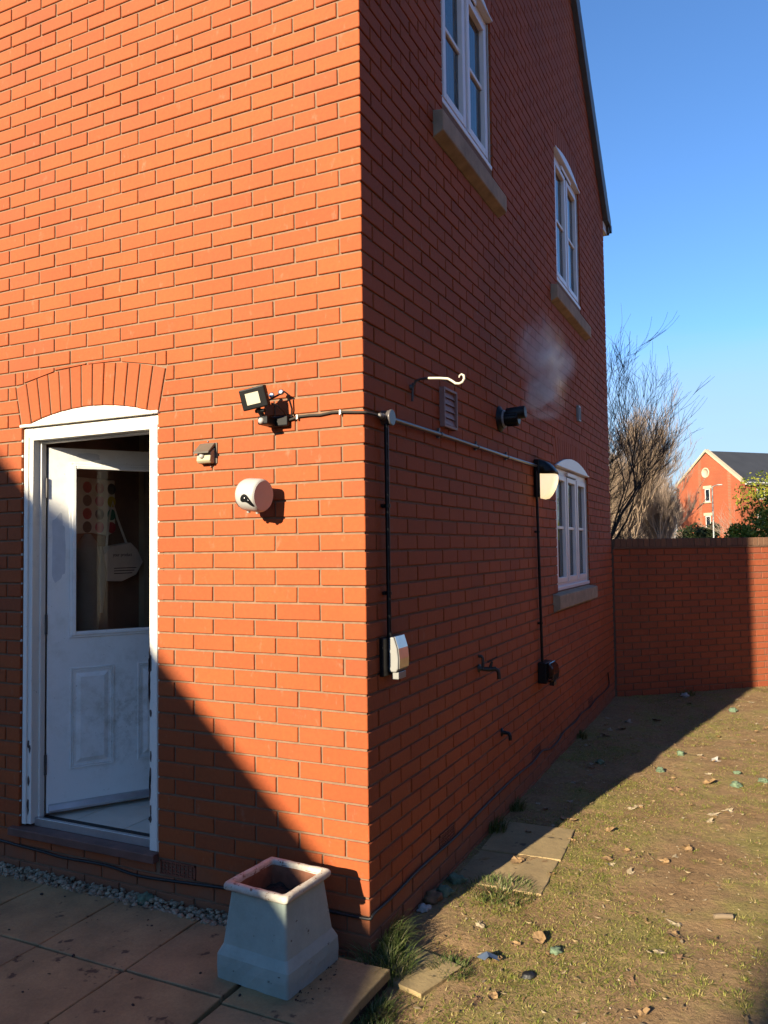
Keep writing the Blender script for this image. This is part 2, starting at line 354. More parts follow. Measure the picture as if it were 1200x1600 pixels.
def lay(s0, s1, k0, k1, phase, blocked, floorfn=None, topfn=None):
    """list of brick outlines [(s,z)x4, standard_length or None]; phase(k) = s of one perpend centre of course k"""
    out = []
    for k in range(k0, k1):
        z0 = k * MODH + JT / 2; z1 = (k + 1) * MODH - JT / 2
        p0 = phase(k); i = math.floor((s0 - p0) / MODL) ; e = p0 + i * MODL
        blk = blocked(z0, z1)
        while e < s1:
            a, b_ = max(e + JT / 2, s0), min(e + MODL - JT / 2, s1); e += MODL
            segs = [((a, a), (b_, b_))]
            for (l0, l1, r0, r1) in blk:                       # left / right limit at z0 and z1
                ns = []
                for (sa, sb) in segs:
                    if sb[0] <= l0 and sb[1] <= l1 or sa[0] >= r0 and sa[1] >= r1: ns.append((sa, sb)); continue
                    if sa[0] < l0 - 0.02 and sa[1] < l1 - 0.005: ns.append((sa, (min(sb[0], l0), min(sb[1], l1))))
                    if sb[0] > r0 + 0.02 and sb[1] > r1 + 0.005: ns.append(((max(sa[0], r0), max(sa[1], r1)), sb))
                segs = ns
            if floorfn:                                         # split at the ends of an arch back
                ns = []
                for (sa, sb) in segs:
                    cutp = [c_ for c_ in ARCH_ENDS if sa[0] + 0.012 < c_ < sb[0] - 0.012 and floor_near(c_, z0)]
                    if cutp and sa[0] == sa[1] and sb[0] == sb[1]:
                        c_ = cutp[0]; ns += [(sa, (c_ - 0.003, c_ - 0.003)), ((c_ + 0.003, c_ + 0.003), sb)]
                    else: ns.append((sa, sb))
                segs = ns
            for (sa, sb) in segs:
                if sb[0] - sa[0] < 0.014: continue
                za, zb = z0, z0
                if floorfn:
                    za, zb = max(z0, floorfn(sa[0])), max(z0, floorfn(sb[0]))
                    if za > z0 + 0.25: za = z0
                    if zb > z0 + 0.25: zb = z0
                    if za > z1 - 0.008 and zb > z1 - 0.008: continue
                    za, zb = min(za, z1 - 0.004), min(zb, z1 - 0.004)
                if topfn and z0 > topfn((sa[0] + sb[0]) / 2): continue
                L_ = sb[0] - sa[0]
                std = L_ if (sa[0] == sa[1] and sb[0] == sb[1] and za == zb == z0) else None
                out.append(([(sa[0], za), (sb[0], zb), (sb[1], z1), (sa[1], z1)], std))
    return out
def voussoirs(cx, half_in, half_out, z_sp, rise, thick, n, z_out):
    """arch bricks as outlines; returns (list, inner(s), outer(s))"""
    def arc(h, zb, r):
        rad = (h * h + r * r) / (2 * r); zc = zb + r - rad
        return lambda s: zc + math.sqrt(max(rad * rad - (s - cx) ** 2, 0.0))
    fi = arc(half_in, z_sp, rise); fo = arc(half_out, z_out, rise)
    out = []
    for i in range(n):
        t0 = -1 + 2 * i / n; t1 = -1 + 2 * (i + 1) / n
        ji, jo = 0.0045 / half_in, 0.0045 / half_out
        a0, a1 = cx + (t0 + ji) * half_in, cx + (t1 - ji) * half_in
        b0, b1 = cx + (t0 + jo) * half_out, cx + (t1 - jo) * half_out
        out.append([(a0, fi(a0)), (a1, fi(a1)), (b1, fo(b1)), (b0, fo(b0))])
    return out, fi, fo
ALLB = []      # every brick of every wall: (wall key, outline, standard length, kind)

# ---- openings: (s0, s1, z0, z_spring, rise, half_out_extra, z_out, n_voussoirs)
DOOR = dict(s0=-2.03, s1=-1.105, z0=0.165, zs=2.25, rise=0.075, ext=0.046, zo=2.46, n=13)
WLOW = dict(s0=3.4825, s1=4.8425, z0=1.215, zs=2.25, rise=0.10, ext=0.07, zo=2.455, n=18)
WUP1 = dict(s0=1.0075, s1=1.9175, z0=4.02, zs=5.02, rise=0.075, ext=0.05, zo=5.225, n=12)
WUP2 = dict(s0=3.7075, s1=4.73, z0=3.86, zs=5.02, rise=0.08, ext=0.05, zo=5.225, n=13)
SILL = {id(WLOW): (3.31, 4.925, 1.05, 1.20), id(WUP1): (0.86, 2.035, 3.75, 3.90), id(WUP2): (3.47, 4.93, 3.60, 3.75)}
def blocks_for(openings, extra):
    def f(z0, z1):
        r = []
        for o in openings:
            g_ = JT * 0.25
            if z0 < o['zs'] - 0.02 and z1 > o['z0'] + 0.01: r.append((o['s0'], o['s0'], o['s1'], o['s1']))
            elif z0 >= o['zs'] - 0.02 and z0 < o['zo']:
                h = o['zo'] - o['zs']
                def e(z): return o['ext'] * min(max((z - o['zs']) / h, 0), 1)
                r.append((o['s0'] - e(z0) - 0.006, o['s0'] - e(z1) - 0.006, o['s1'] + e(z0) + 0.006, o['s1'] + e(z1) + 0.006))
        for (a, b_, c, d) in extra:
            if z0 < d - 0.012 and z1 > c + 0.012: r.append((a, a, b_, b_))
        return r
    return f
def arches(openings):
    fs = []
    for o in openings:
        cx = (o['s0'] + o['s1']) / 2; hi = (o['s1'] - o['s0']) / 2
        vv, fi, fo = voussoirs(cx, hi, hi + o['ext'], o['zs'], o['rise'], 0.2, o['n'], o['zo'])
        for e_ in (o['s0'] - o['ext'] - 0.004, o['s1'] + o['ext'] + 0.004): ARCH_ENDS.append(e_); ARCH_Z[e_] = o['zo']
        o['fi'], o['fo'], o['vv'] = fi, fo, vv; fs.append((o, cx, hi + o['ext']))
    def floorfn(s):
        z = -9
        for o, cx, h in fs:
            if abs(s - cx) < h: z = max(z, -9 if False else (o['fo'](s) + 0.008))
        return z
    return fs, floorfn
def floor_for(openings):
    fs, fn = arches(openings)
    return fn
AIR_L = [(-1.10, -0.885, 0.075, 0.15)]
AIR_R = [(0.785, 1.005, 0.075, 0.15), (2.585, 2.805, 0.075, 0.15), (4.61, 4.83, 0.075, 0.15)]
H_LEN = 6.117
GABLE = lambda s: 5.36 + min(6.30 - s, s + 0.18) * 1.03 - 0.262 + 0.06
# front wall (faces the patio): s = x, odd courses start with a stretcher at the corner
fl_front = floor_for([DOOR])
def fl_front_c(s): return fl_front(s) if True else -9
front_list = []
blkF = blocks_for([DOOR], AIR_L)
for k in range(-2, 71):
    ph = (lambda kk: (-0.1075 if kk % 2 == 0 else -0.220))
    lo = lay(-4.2, -(0.1075 + 0.005) if k % 2 == 0 else -(0.220 + 0.005), k, k + 1, ph, blkF, (fl_front if k * MODH + 0.006 >= 2.46 else None))
    front_list += lo
fl_right = floor_for([WLOW, WUP1, WUP2])
right_list = []
blkR = blocks_for([WLOW, WUP1, WUP2], AIR_R + [SILL[id(WLOW)], SILL[id(WUP1)], SILL[id(WUP2)]])
def near_arch(k):
    z = k * MODH
    return any(o['zo'] - 0.006 <= z <= o['zo'] + 0.2 for o in (WLOW, WUP1, WUP2))
for k in range(-2, 110):
    ph = (lambda kk: (0.1075 if kk % 2 == 1 else 0.220))
    right_list += lay((0.1125 if k % 2 == 1 else 0.225), H_LEN, k, k + 1, ph, blkR, fl_right if near_arch(k) else None, GABLE)
MF = wallM((0, 0, 0), 0.0); MR = wallM((0, 0, 0), math.pi / 2)
for c4, std in front_list: ALLB.append(['front', c4, std])
for c4, std in right_list: ALLB.append(['right', c4, std])
for c4 in DOOR['vv']: ALLB.append(['front', c4, None])
for o in (WLOW, WUP1, WUP2):
    for c4 in o['vv']: ALLB.append(['right', c4, None])
TH = R(42.0); GW_LEN = 6.5; MG = wallM((0.02, 6.135, 0), TH)
garden_list = []
for k in range(0, 23):
    z0 = 1.54 - (k + 1) * MODH
    for c4, std in lay(0.0, GW_LEN, 0, 1, (lambda kk, k=k: -0.02 + (0.1125 if k % 2 else 0.0)), lambda a, b_: []):
        garden_list.append(([(s_, z_ + z0) for s_, z_ in c4], std))

def rank(MW, c4):
    cs = sum(p_[0] for p_ in c4) / 4; cz = sum(p_[1] for p_ in c4) / 4
    P = MW @ Vector((cs, 0, cz)); pr = project(P)
    if not pr or not (-0.03 < pr[0] < 1.03 and -0.03 < pr[1] < 1.363): return 0.0
    nrm = (MW.to_3x3() @ Vector((0, -1, 0))); d = CAM_POS - P
    area = (c4[1][0] - c4[0][0]) * (c4[3][1] - c4[0][1])
    return max(0.0, nrm.dot(d.normalized())) * area / (pr[2] ** 2)
def emit(lst, MW, matname, parent, singles, stuffname, name='brick'):
    """singles: set of indexes that become objects of their own"""
    stuff = MB(); cnt = 0
    rot = MW.to_3x3().to_4x4()
    for i, (c4, std) in enumerate(lst):
        j = Vector((random.uniform(-0.001, 0.001), random.uniform(-0.0012, 0.0012), random.uniform(-0.0008, 0.0008)))
        if i in singles:
            cs = (c4[0][0] + c4[1][0]) / 2; cz = (c4[0][1] + c4[3][1]) / 2
            if std and (abs(std - 0.215) < 0.001 or abs(std - 0.1025) < 0.002):
                me = std_mesh(round(std, 3), matname, cnt % 6)
            else:
                v, f = quad_brick([(a - cs, c - cz) for a, c in c4], jit=0.0006); me = MB().add(v, f).mesh(name); me.materials.append(MATS[matname])
            link(name, me, None, parent, M=Matrix.Translation(MW @ (Vector((cs, 0, cz)) + j)) @ rot @ Matrix.Rotation(random.uniform(-0.0035, 0.0035), 4, 'Y')); cnt += 1
        else:
            v, f = quad_brick(c4, jit=0.0009); stuff.add(v, f, MW @ Matrix.Translation(j))
    if stuff.v:
        o = stuff.build(stuffname, matname, parent, fixn=False); tag(o, kind='stuff')

# ------------------------------------------------------------------ ground
def axis_coords(lo, hi, step, far):
    c = [lo]; 
    while c[-1] < hi: c.append(c[-1] + step)
    s_ = step; a = [c[0]]; b_ = [c[-1]]
    while b_[-1] < far: s_ *= 1.5; b_.append(b_[-1] + s_)
    s_ = step
    while a[-1] > -far: s_ *= 1.5; a.append(a[-1] - s_)
    return a[:0:-1] + c + b_[1:]
LAWN_Z = -0.10
def lawn_h(x, y):
    h = 0.010 * noise.noise((x * 2.3, y * 2.3, 0.3)) + 0.007 * noise.noise((x * 9, y * 9, 2.1)) + 0.004 * noise.noise((x * 27, y * 27, 5.0))
    if x < 0.5: h += 0.015 * max(0, (0.5 - x)) 
    if -0.5 < x < 0.35 and y < 0.3: h -= 0.01
    return LAWN_Z + h
xs = axis_coords(-0.4, 2.8, 0.03, 1600); ys = axis_coords(-1.2, 8.6, 0.03, 1600)
gm = MB(); nx = len(xs)
for y in ys:
    for x in xs:
        near = -3 < x < 6 and -6 < y < 12
        gm.v.append((x, y, lawn_h(x, y) if near else LAWN_Z - 0.02))
for j in range(len(ys) - 1):
    for i in range(nx - 1):
        gm.f.append([j * nx + i, j * nx + i + 1, (j + 1) * nx + i + 1, (j + 1) * nx + i]); gm.smooth.append(True)
tag(gm.build('lawn', 'soil', fixn=False), 'worn lawn of trodden earth and thin grass beside the house', None, kind='structure')

# patio bed and slabs
PZ = -0.03
bed = MB().box((-4.6, -4.2, -0.16), (0.135, -0.11, PZ - 0.030)).build('patio', 'soil_dark'); tag(bed, 'patio of buff paving slabs in front of the door', None, kind='structure')
colx = [0.150, -0.318, -0.787, -1.257] + [-1.257 - 0.4695 * i for i in range(1, 8)]
def slab(x0, x1, y0, y1, z, parent, th=0.038, rz=0.0, name='paving_slab', jit=0.004):
    bm = bmesh.new(); bmesh.ops.create_cube(bm, size=1.0)
    bmesh.ops.scale(bm, vec=(x1 - x0, y1 - y0, th), verts=bm.verts)
    bmesh.ops.subdivide_edges(bm, edges=[e for e in bm.edges if abs(e.verts[0].co.z - e.verts[1].co.z) < 1e-6], cuts=7, use_grid_fill=True)
    for v in bm.verts:
        v.co.x += jit * noise.noise((v.co.x * 6 + y0 * 3, v.co.y * 8, x0)); v.co.y += jit * noise.noise((v.co.x * 8, v.co.y * 6 + x0, y0 * 3 + 4))
    bmesh.ops.bevel(bm, geom=[e for e in bm.edges if e.is_manifold and e.calc_face_angle(0) > 1.0], offset=0.003, segments=1, affect='EDGES')
    me = bpy.data.meshes.new(name); bm.to_mesh(me); bm.free()
    me.materials.append(MATS['paving'])
    return link(name, me, None, parent, M=Matrix.Translation(((x0 + x1) / 2, (y0 + y1) / 2, z - th / 2)) @ Matrix.Rotation(rz, 4, 'Z') @ Matrix.Rotation(random.uniform(-0.006, 0.006), 4, 'X') @ Matrix.Rotation(random.uniform(-0.006, 0.006), 4, 'Y'))
for ci in range(len(colx) - 1):
    off = -0.055 if ci == 0 else (0.0 if ci < 2 else 0.012 * (ci % 2))
    gapx = 0.014 if ci == 1 else 0.005
    for ri in range(8):
        y1 = -0.105 + off * 0.55 - 0.459 * ri; 
        slab(colx[ci + 1] + (0.012 if ci == 0 else 0.005), colx[ci] - gapx * 0.6, y1 - 0.459 + 0.010, y1, PZ + random.uniform(-0.002, 0.002), bed, rz=random.uniform(-0.006, 0.006) - (0.012 if ci == 0 else 0))

# ------------------------------------------------------------------ the house
house = thing('house', (-2.1, 3.05, -0.1), 'large orange-red brick house with white door and arched windows', 'house')
TK = 0.26
def mortar_cols(segs, MW, mb, d0=0.0078, d1=TK):
    """segs: (sL, sR, z0L, z0R, z1L, z1R)"""
    for (a, b_, p0, p1, q0, q1) in segs:
        mb.add([(a, d0, p0), (b_, d0, p1), (b_, d1, p1), (a, d1, p0), (a, d0, q0), (b_, d0, q1), (b_, d1, q1), (a, d1, q0)],
               [(3, 2, 1, 0), (4, 5, 6, 7), (0, 1, 5, 4), (1, 2, 6, 5), (2, 3, 7, 6), (3, 0, 4, 7)], MW)
def wall_segments(s0, s1, zb, topfn, openings):
    cuts = {s0, s1}
    for o in openings:
        m_ = 14
        for i in range(m_ + 1): cuts.add(o['s0'] + (o['s1'] - o['s0']) * i / m_)
    c = s0
    while c < s1: cuts.add(c); c += 0.5
    cuts.add(3.02) if s0 < 3.02 < s1 else None
    cuts = sorted(cuts); segs = []
    for a, b_ in zip(cuts, cuts[1:]):
        if b_ - a < 1e-5: continue
        mid = (a + b_) / 2; ops = sorted([o for o in openings if o['s0'] < mid < o['s1']], key=lambda o: o['z0'])
        z0a = z0b = zb
        for o in ops:
            segs.append((a, b_, z0a, z0b, o['z0'], o['z0'])); z0a, z0b = o['fi'](a) + 0.004, o['fi'](b_) + 0.004
        segs.append((a, b_, z0a, z0b, topfn(a), topfn(b_)))
    return segs
mbF = MB(); mortar_cols(wall_segments(-4.2, -0.0125, -0.2, lambda s: 5.26, [DOOR]), MF, mbF)
front_wall = mbF.build('front_wall', 'mortar', house)
mbR = MB(); mortar_cols(wall_segments(TK + 0.001, H_LEN - 0.01, -0.2, lambda s: GABLE(s) + 0.02, [WLOW, WUP1, WUP2]), MR, mbR)
mbR.box((-TK + 0.01, 0.0086, -0.2), (-0.0078, TK + 0.0005, 5.27))
gable_wall = mbR.build('gable_wall', 'mortar', house)
# far walls closing the house
bw = MB().box((-4.2, H_LEN - 0.01, -0.2), (-0.011, H_LEN, 5.3)).box((-4.3, 0.01, -0.2), (-4.2, H_LEN + 0.22, 5.3)).build('back_wall', 'brick', house)

scored = sorted(((rank(MF if k == 'front' else MR, c4), i) for i, (k, c4, s_) in enumerate(ALLB)), reverse=True)
top = {i for sc_, i in scored[:300] if sc_ > 0}
fi_ = [i for i, b_ in enumerate(ALLB) if b_[0] == 'front']; ri_ = [i for i, b_ in enumerate(ALLB) if b_[0] == 'right']
emit([(ALLB[i][1], ALLB[i][2]) for i in fi_], MF, 'brick', front_wall, {n_ for n_, i in enumerate(fi_) if i in top}, 'brickwork')
emit([(ALLB[i][1], ALLB[i][2]) for i in ri_], MR, 'brick', gable_wall, {n_ for n_, i in enumerate(ri_) if i in top}, 'brickwork')
# corner bricks, one block seen on both faces
cm = {}
for odd in (0, 1):
    bm = bmesh.new(); bmesh.ops.create_cube(bm, size=1.0)
    sx, sy = (0.215, 0.1025) if odd else (0.1025, 0.215)
    bmesh.ops.scale(bm, vec=(sx, sy, 0.065), verts=bm.verts); bmesh.ops.translate(bm, vec=(-sx / 2, sy / 2, 0), verts=bm.verts)
    bmesh.ops.bevel(bm, geom=[e for e in bm.edges], offset=0.0028, segments=1, affect='EDGES')
    me = bpy.data.meshes.new('corner_brick'); bm.to_mesh(me); bm.free(); me.materials.append(MATS['brick']); cm[odd] = me
cst = MB()
for k in range(-2, 71):
    M_ = Matrix.Translation((random.uniform(-0.0012, 0.0012), random.uniform(-0.0012, 0.0012), (k + 0.5) * MODH + random.uniform(-0.0008, 0.0008))) @ Matrix.Rotation(random.uniform(-0.004, 0.004), 4, 'Z')
    if -1 <= k <= 56: link('corner_brick', cm[k % 2], None, front_wall, M=M_)
    else:
        me = cm[k % 2]; cst.add([v.co for v in me.vertices], [tuple(p_.vertices) for p_ in me.polygons], M_)
tag(cst.build('upper_corner_bricks', 'brick', front_wall), kind='stuff')
# the raked reveal behind the window arches and the door jambs
def reveal_liner(o, MW, parent):
    mb = MB(); d0, d1 = 0.0085, 0.11
    # brick returns, one per course, at both sides
    k = math.ceil(o['z0'] / MODH)
    while (k + 1) * MODH <= o['zs'] + 0.03:
        z0, z1 = k * MODH + 0.005, (k + 1) * MODH - 0.005
        mb.box((o['s0'] - 0.03, 0.001, z0), (o['s0'] + 0.0005, d1, z1), MW); mb.box((o['s1'] - 0.0005, 0.001, z0), (o['s1'] + 0.03, d1, z1), MW); k += 1
    ob = mb.build('reveal_bricks', 'brick', parent); tag(ob, kind='stuff')
for o, MW, par in ((DOOR, MF, front_wall), (WLOW, MR, gable_wall), (WUP1, MR, gable_wall), (WUP2, MR, gable_wall)): reveal_liner(o, MW, par)

# air bricks
def air_brick(rect, MW):
    a, b_, z0, z1 = rect; a += 0.005; b_ -= 0.005; z0 += 0.005; z1 -= 0.005; mb = MB()
    ft = 0.007
    mb.box((a, 0.0, z0), (a + ft, 0.02, z1), MW).box((b_ - ft, 0.0, z0), (b_, 0.02, z1), MW).box((a, 0.0, z0), (b_, 0.02, z0 + ft), MW).box((a, 0.0, z1 - ft), (b_, 0.02, z1), MW)
    cols = 9
    for i in range(1, cols):
        s_ = a + (b_ - a) * i / cols; mb.box((s_ - 0.0028, 0.002, z0 + ft), (s_ + 0.0035, 0.02, z1 - ft), MW)
    for i in range(1, 4):
        zz = z0 + (z1 - z0) * i / 4; mb.box((a + ft, 0.003, zz - 0.003), (b_ - ft, 0.02, zz + 0.003), MW)
    ob = mb.build('air_brick', 'airbrick', house)
    MB().box((a, 0.016, z0), (b_, 0.03, z1), MW).build('vent_hole', 'black_matt', ob)
for r_ in AIR_L: air_brick(r_, MF)
for r_ in AIR_R: air_brick(r_, MR)

# roof and verge
RP = 1.03
def roof_z(y): return 5.36 + (min(6.30 - y, y + 0.18)) * RP
roof = MB()
xr0, xr1 = -4.4, 0.06; yr = 3.06
for side in (0, 1):
    ye = 6.36 if side else -0.24
    roof.prism([(xr0, ye, roof_z(ye)), (xr0, yr, roof_z(yr)), (xr0, yr, roof_z(yr) - 0.12), (xr0, ye, roof_z(ye) - 0.12)], (xr1 - xr0 - 0.03, 0, 0))
roof_o = roof.build('roof', 'roof_tile', house)
for side in (0, 1):
    nseg = 15
    ye = 6.35 if side else -0.23
    for i in range(nseg):                                     # stepped verge caps, one per tile course
        t0 = i / nseg; t1 = (i + 1) / nseg
        ya = ye + (yr - ye) * t0; yb = ye + (yr - ye) * t1
        za, zb = roof_z(ya), roof_z(yb); up = 0.022
        MB().prism([(0.0, ya, max(za - 0.262, 5.262)), (0.0, yb, max(zb - 0.262, 5.262)), (0.0, yb, zb + 0.008), (0.0, ya, za + up)], (0.055, 0, 0)).build('verge_cap', 'verge_plastic', roof_o, bevel=0.004)
gut = MB(); gut.tube([(-4.4, 6.43, 5.275), (0.045, 6.43, 5.275)], 0.048, 12); gut.build('gutter', 'gutter_black', roof_o)
gut = MB(); gut.tube([(-4.4, -0.31, 5.275), (0.045, -0.31, 5.275)], 0.048, 12); gut.build('gutter', 'gutter_black', roof_o)
MB().box((-4.3, 6.33, 5.20), (0.03, 6.37, 5.28)).build('fascia', 'verge_plastic', roof_o)
MB().box((-4.3, -0.25, 5.20), (0.03, -0.21, 5.28)).build('fascia', 'verge_plastic', roof_o)
MB().box((-0.10, H_LEN + 0.001, 5.17), (0.004, H_LEN + 0.22, 5.262)).build('soffit_end', 'upvc', roof_o)

# ------------------------------------------------------------------ windows (local frame: x = along wall, y = into wall)
def ring(mb, a, b_, z0, z1, wdt, y0, y1, M):
    mb.box((a, y0, z0), (a + wdt, y1, z1), M).box((b_ - wdt, y0, z0), (b_, y1, z1), M)
    mb.box((a + wdt, y0 + 0.0005, z0), (b_ - wdt, y1, z0 + wdt), M).box((a + wdt, y0 + 0.0005, z1 - wdt), (b_ - wdt, y1, z1), M)
def make_window(o, lights, sill, proj_sill=0.055):
    a, b_, z0, zs = o['s0'] + 0.004, o['s1'] - 0.004, o['z0'] + 0.004, o['zs'] - 0.012
    yf = 0.026
    mb = MB(); ring(mb, a, b_, z0, zs, 0.055, yf, yf + 0.07, MR)
    wl = (b_ - a - 0.11) / lights
    for i in range(1, lights):
        s_ = a + 0.055 + wl * i; mb.box((s_ - 0.022, yf + 0.001, z0 + 0.055), (s_ + 0.022, yf + 0.07, zs - 0.055), MR)
    mb.box((a, yf - 0.022, z0 - 0.002), (b_, yf + 0.03, z0 + 0.028), MR)                # bottom drip rail
    win = mb.build('window', 'upvc', house, bevel=0.004)
    for i in range(lights):
        c0 = a + 0.055 + wl * i + (0.022 if i else 0); c1 = a + 0.055 + wl * (i + 1) - (0.022 if i < lights - 1 else 0)
        sm = MB(); ring(sm, c0 + 0.001, c1 - 0.001, z0 + 0.056, zs - 0.056, 0.044, yf - 0.012, yf + 0.05, MR); sm.build('casement', 'upvc', win, bevel=0.004)
        g0, g1, h0, h1 = c0 + 0.045, c1 - 0.045, z0 + 0.10, zs - 0.10; hm = (h0 + h1) / 2 + 0.01
        MB().box((g0, yf + 0.004, hm - 0.012), (g1, yf + 0.03, hm + 0.012), MR).build('glazing_bar', 'upvc', win, bevel=0.003)
        for p0, p1 in ((h0, hm - 0.012), (hm + 0.012, h1)):
            mb2 = MB().add([(g0, yf + 0.018, p0), (g1, yf + 0.018, p0), (g1, yf + 0.018, p1), (g0, yf + 0.018, p1)], [(0, 1, 2, 3)], MR @ Matrix.Rotation(random.uniform(-0.0006, 0.0006), 4, 'Z'))
            mb2.build('pane', 'glass', win, fixn=False)
        sp = MB(); ring(sp, g0 - 0.004, g1 + 0.004, h0 - 0.004, h1 + 0.004, 0.012, yf + 0.02, yf + 0.034, MR); sp.build('glazing_spacer', 'black_plastic', win)
    cx = (a + b_) / 2
    tv = MB().box((cx - 0.19, yf - 0.022, zs - 0.048), (cx + 0.19, yf, zs - 0.014), MR).build('trickle_vent', 'upvc', win, bevel=0.004)
    MB().box((cx - 0.175, yf - 0.014, zs - 0.054), (cx + 0.175, yf - 0.002, zs - 0.0485), MR).build('vent_slot', 'black_plastic', tv)
    # white crescent panel under the arch, with a small projecting drip at its foot
    N = 16; poly = [(o['s0'] + 0.002, -0.012, zs + 0.004)] + [(o['s0'] + (o['s1'] - o['s0']) * i / N, -0.012, o['fi'](o['s0'] + (o['s1'] - o['s0']) * i / N) - 0.002) for i in range(1, N)] + [(o['s1'] - 0.002, -0.012, zs + 0.004)]
    ap = MB(); ap.prism(poly, (0, 0.08, 0), MR); ap.box((o['s0'] + 0.003, -0.017, zs + 0.006), (o['s1'] - 0.003, -0.0125, zs + 0.018), MR); ap.build('arch_panel', 'upvc', win, bevel=0.003)
    # white sealant bead along the brick edge
    for s_, sg in ((o['s0'], 1), (o['s1'], -1)):
        pts = []; z = z0
        while z < zs: pts.append((s_ + sg * (0.004 + (0.003 if int(z / MODH * 2) % 2 else 0)), 0.02, z)); z += 0.02
        MB().tube(pts, 0.006, 5, M=MR).build('sealant_bead', 'sealant', win)
    a2, b2, s0, s1 = sill; a2 += 0.003; b2 -= 0.003; s0 += 0.030; s1 -= 0.004
    sm = MB(); N = 10; stp = 0.0
    sm.prism([(a2, -proj_sill, s0), (a2, 0.10, s0), (a2, 0.10, o['z0'] - 0.0), (a2, 0.006, o['z0'] - 0.012), (a2, -proj_sill, s1)], (0, 0, 0), MR) if False else sm.prism([(a2, -proj_sill, s0), (a2, 0.0, s0 - 0.027), (a2, 0.09, s0 - 0.027), (a2, 0.09, s1 + 0.004), (a2, 0.0, s1 + 0.003), (a2, -proj_sill, s1 - 0.006)], (b2 - a2, 0, 0), MR)
    sm.prism([(o['s0'] + 0.002, -0.004, s1 + 0.002), (o['s0'] + 0.002, 0.09, s1 + 0.002), (o['s0'] + 0.002, 0.09, o['z0'] + 0.002), (o['s0'] + 0.002, 0.012, o['z0'] - 0.006)], (o['s1'] - o['s0'] - 0.004, 0, 0), MR)
    sm.build('sill', 'sill_stone', win, bevel=0.006)
    # net curtain behind the glass
    cu = MB(); N = 90; rows = 2
    for r_ in range(rows):
        for i in range(N + 1):
            t = i / N; cu.v.append(tuple(MR @ Vector((a + (b_ - a) * t, 0.24 + 0.016 * math.sin(t * 70) + 0.008 * math.sin(t * 23 + 1), (z0 if r_ == 0 else zs)))))
    for i in range(N): cu.f.append([i, i + 1, N + 1 + i + 1, N + 1 + i]); cu.smooth.append(True)
    return win, cu
w1, c1 = make_window(WLOW, 3, SILL[id(WLOW)])
w2, c2 = make_window(WUP1, 2, SILL[id(WUP1)]); c2.build('curtain', 'curtain', w2, fixn=False)
w3, c3 = make_window(WUP2, 2, SILL[id(WUP2)]); c3.build('curtain', 'curtain', w3, fixn=False)
for o_ in (w1, w2, w3): pass
# inner room linings so that the windows look into rooms
il = MB().box((-2.5, 2.6, 2.55), (-TK, H_LEN - 0.02, 2.75)).build('ceiling_slab', 'interior_plaster', house)

# ------------------------------------------------------------------ door, frame, step, hallway
fr = MB(); y0, y1 = 0.016, 0.095
a, b_ = DOOR['s0'] + 0.002, DOOR['s1'] - 0.002
fr.box((a, y0, 0.183), (a + 0.066, y1, 2.246)).box((b_ - 0.066, y0, 0.168), (b_, y1, 2.246)).box((a + 0.066, y0 + 0.001, 2.178), (b_ - 0.066, y1, 2.246))
fr.box((a + 0.066, 0.060, 0.20), (a + 0.078, y1 - 0.001, 2.178)).box((b_ - 0.078, 0.040, 0.20), (b_ - 0.066, y1 - 0.001, 2.178)).box((a + 0.078, 0.060, 2.166), (b_ - 0.078, y1 - 0.001, 2.178))
fr.box((a + 0.012, y0 - 0.010, 0.183), (a + 0.040, y0, 2.20)).box((b_ - 0.040, y0 - 0.008, 0.172), (b_ - 0.012, y0, 2.20))
dframe = fr.build('door_frame', 'frame_paint', house, bevel=0.004)
N = 18; o = DOOR
poly = [(o['s0'] + 0.003, 0.010, 2.254)] + [(o['s0'] + (o['s1'] - o['s0']) * i / N, 0.010, o['fi'](o['s0'] + (o['s1'] - o['s0']) * i / N) - 0.001) for i in range(1, N)] + [(o['s1'] - 0.003, 0.010, 2.254)]
ap = MB(); ap.prism(poly, (0, 0.07, 0)); ap.box((o['s0'] - 0.004, -0.010, 2.248), (o['s1'] + 0.004, 0.012, 2.262)); ap.build('arch_panel', 'frame_paint', dframe, bevel=0.003)
th = MB().box((a + 0.067, 0.040, 0.1712), (b_ - 0.067, 0.062, 0.212)).build('threshold', 'aluminium', dframe, bevel=0.002)
MB().box((a + 0.067, 0.0625, 0.1835), (b_ - 0.067, 0.115, 0.203)).build('threshold_seal', 'black_matt', th)
# ragged paint / mortar lumps along the right jamb where the frame meets the joints
lump = MB()
for k in range(3, 30):
    for s_ in (DOOR['s1'] - 0.004, DOOR['s0'] + 0.002):
        z = k * MODH + random.uniform(-0.004, 0.004); r_ = random.uniform(0.002, 0.0075)
        lump.lathe((s_, 0.008, z - r_), (0, 0, 1), [(r_ * 0.5, 0), (r_, r_ * 0.6), (r_ * 0.9, r_ * 1.4), (r_ * 0.4, r_ * 2)], 7)
tag(lump.build('mortar_lumps', 'sealant', dframe), kind='stuff')
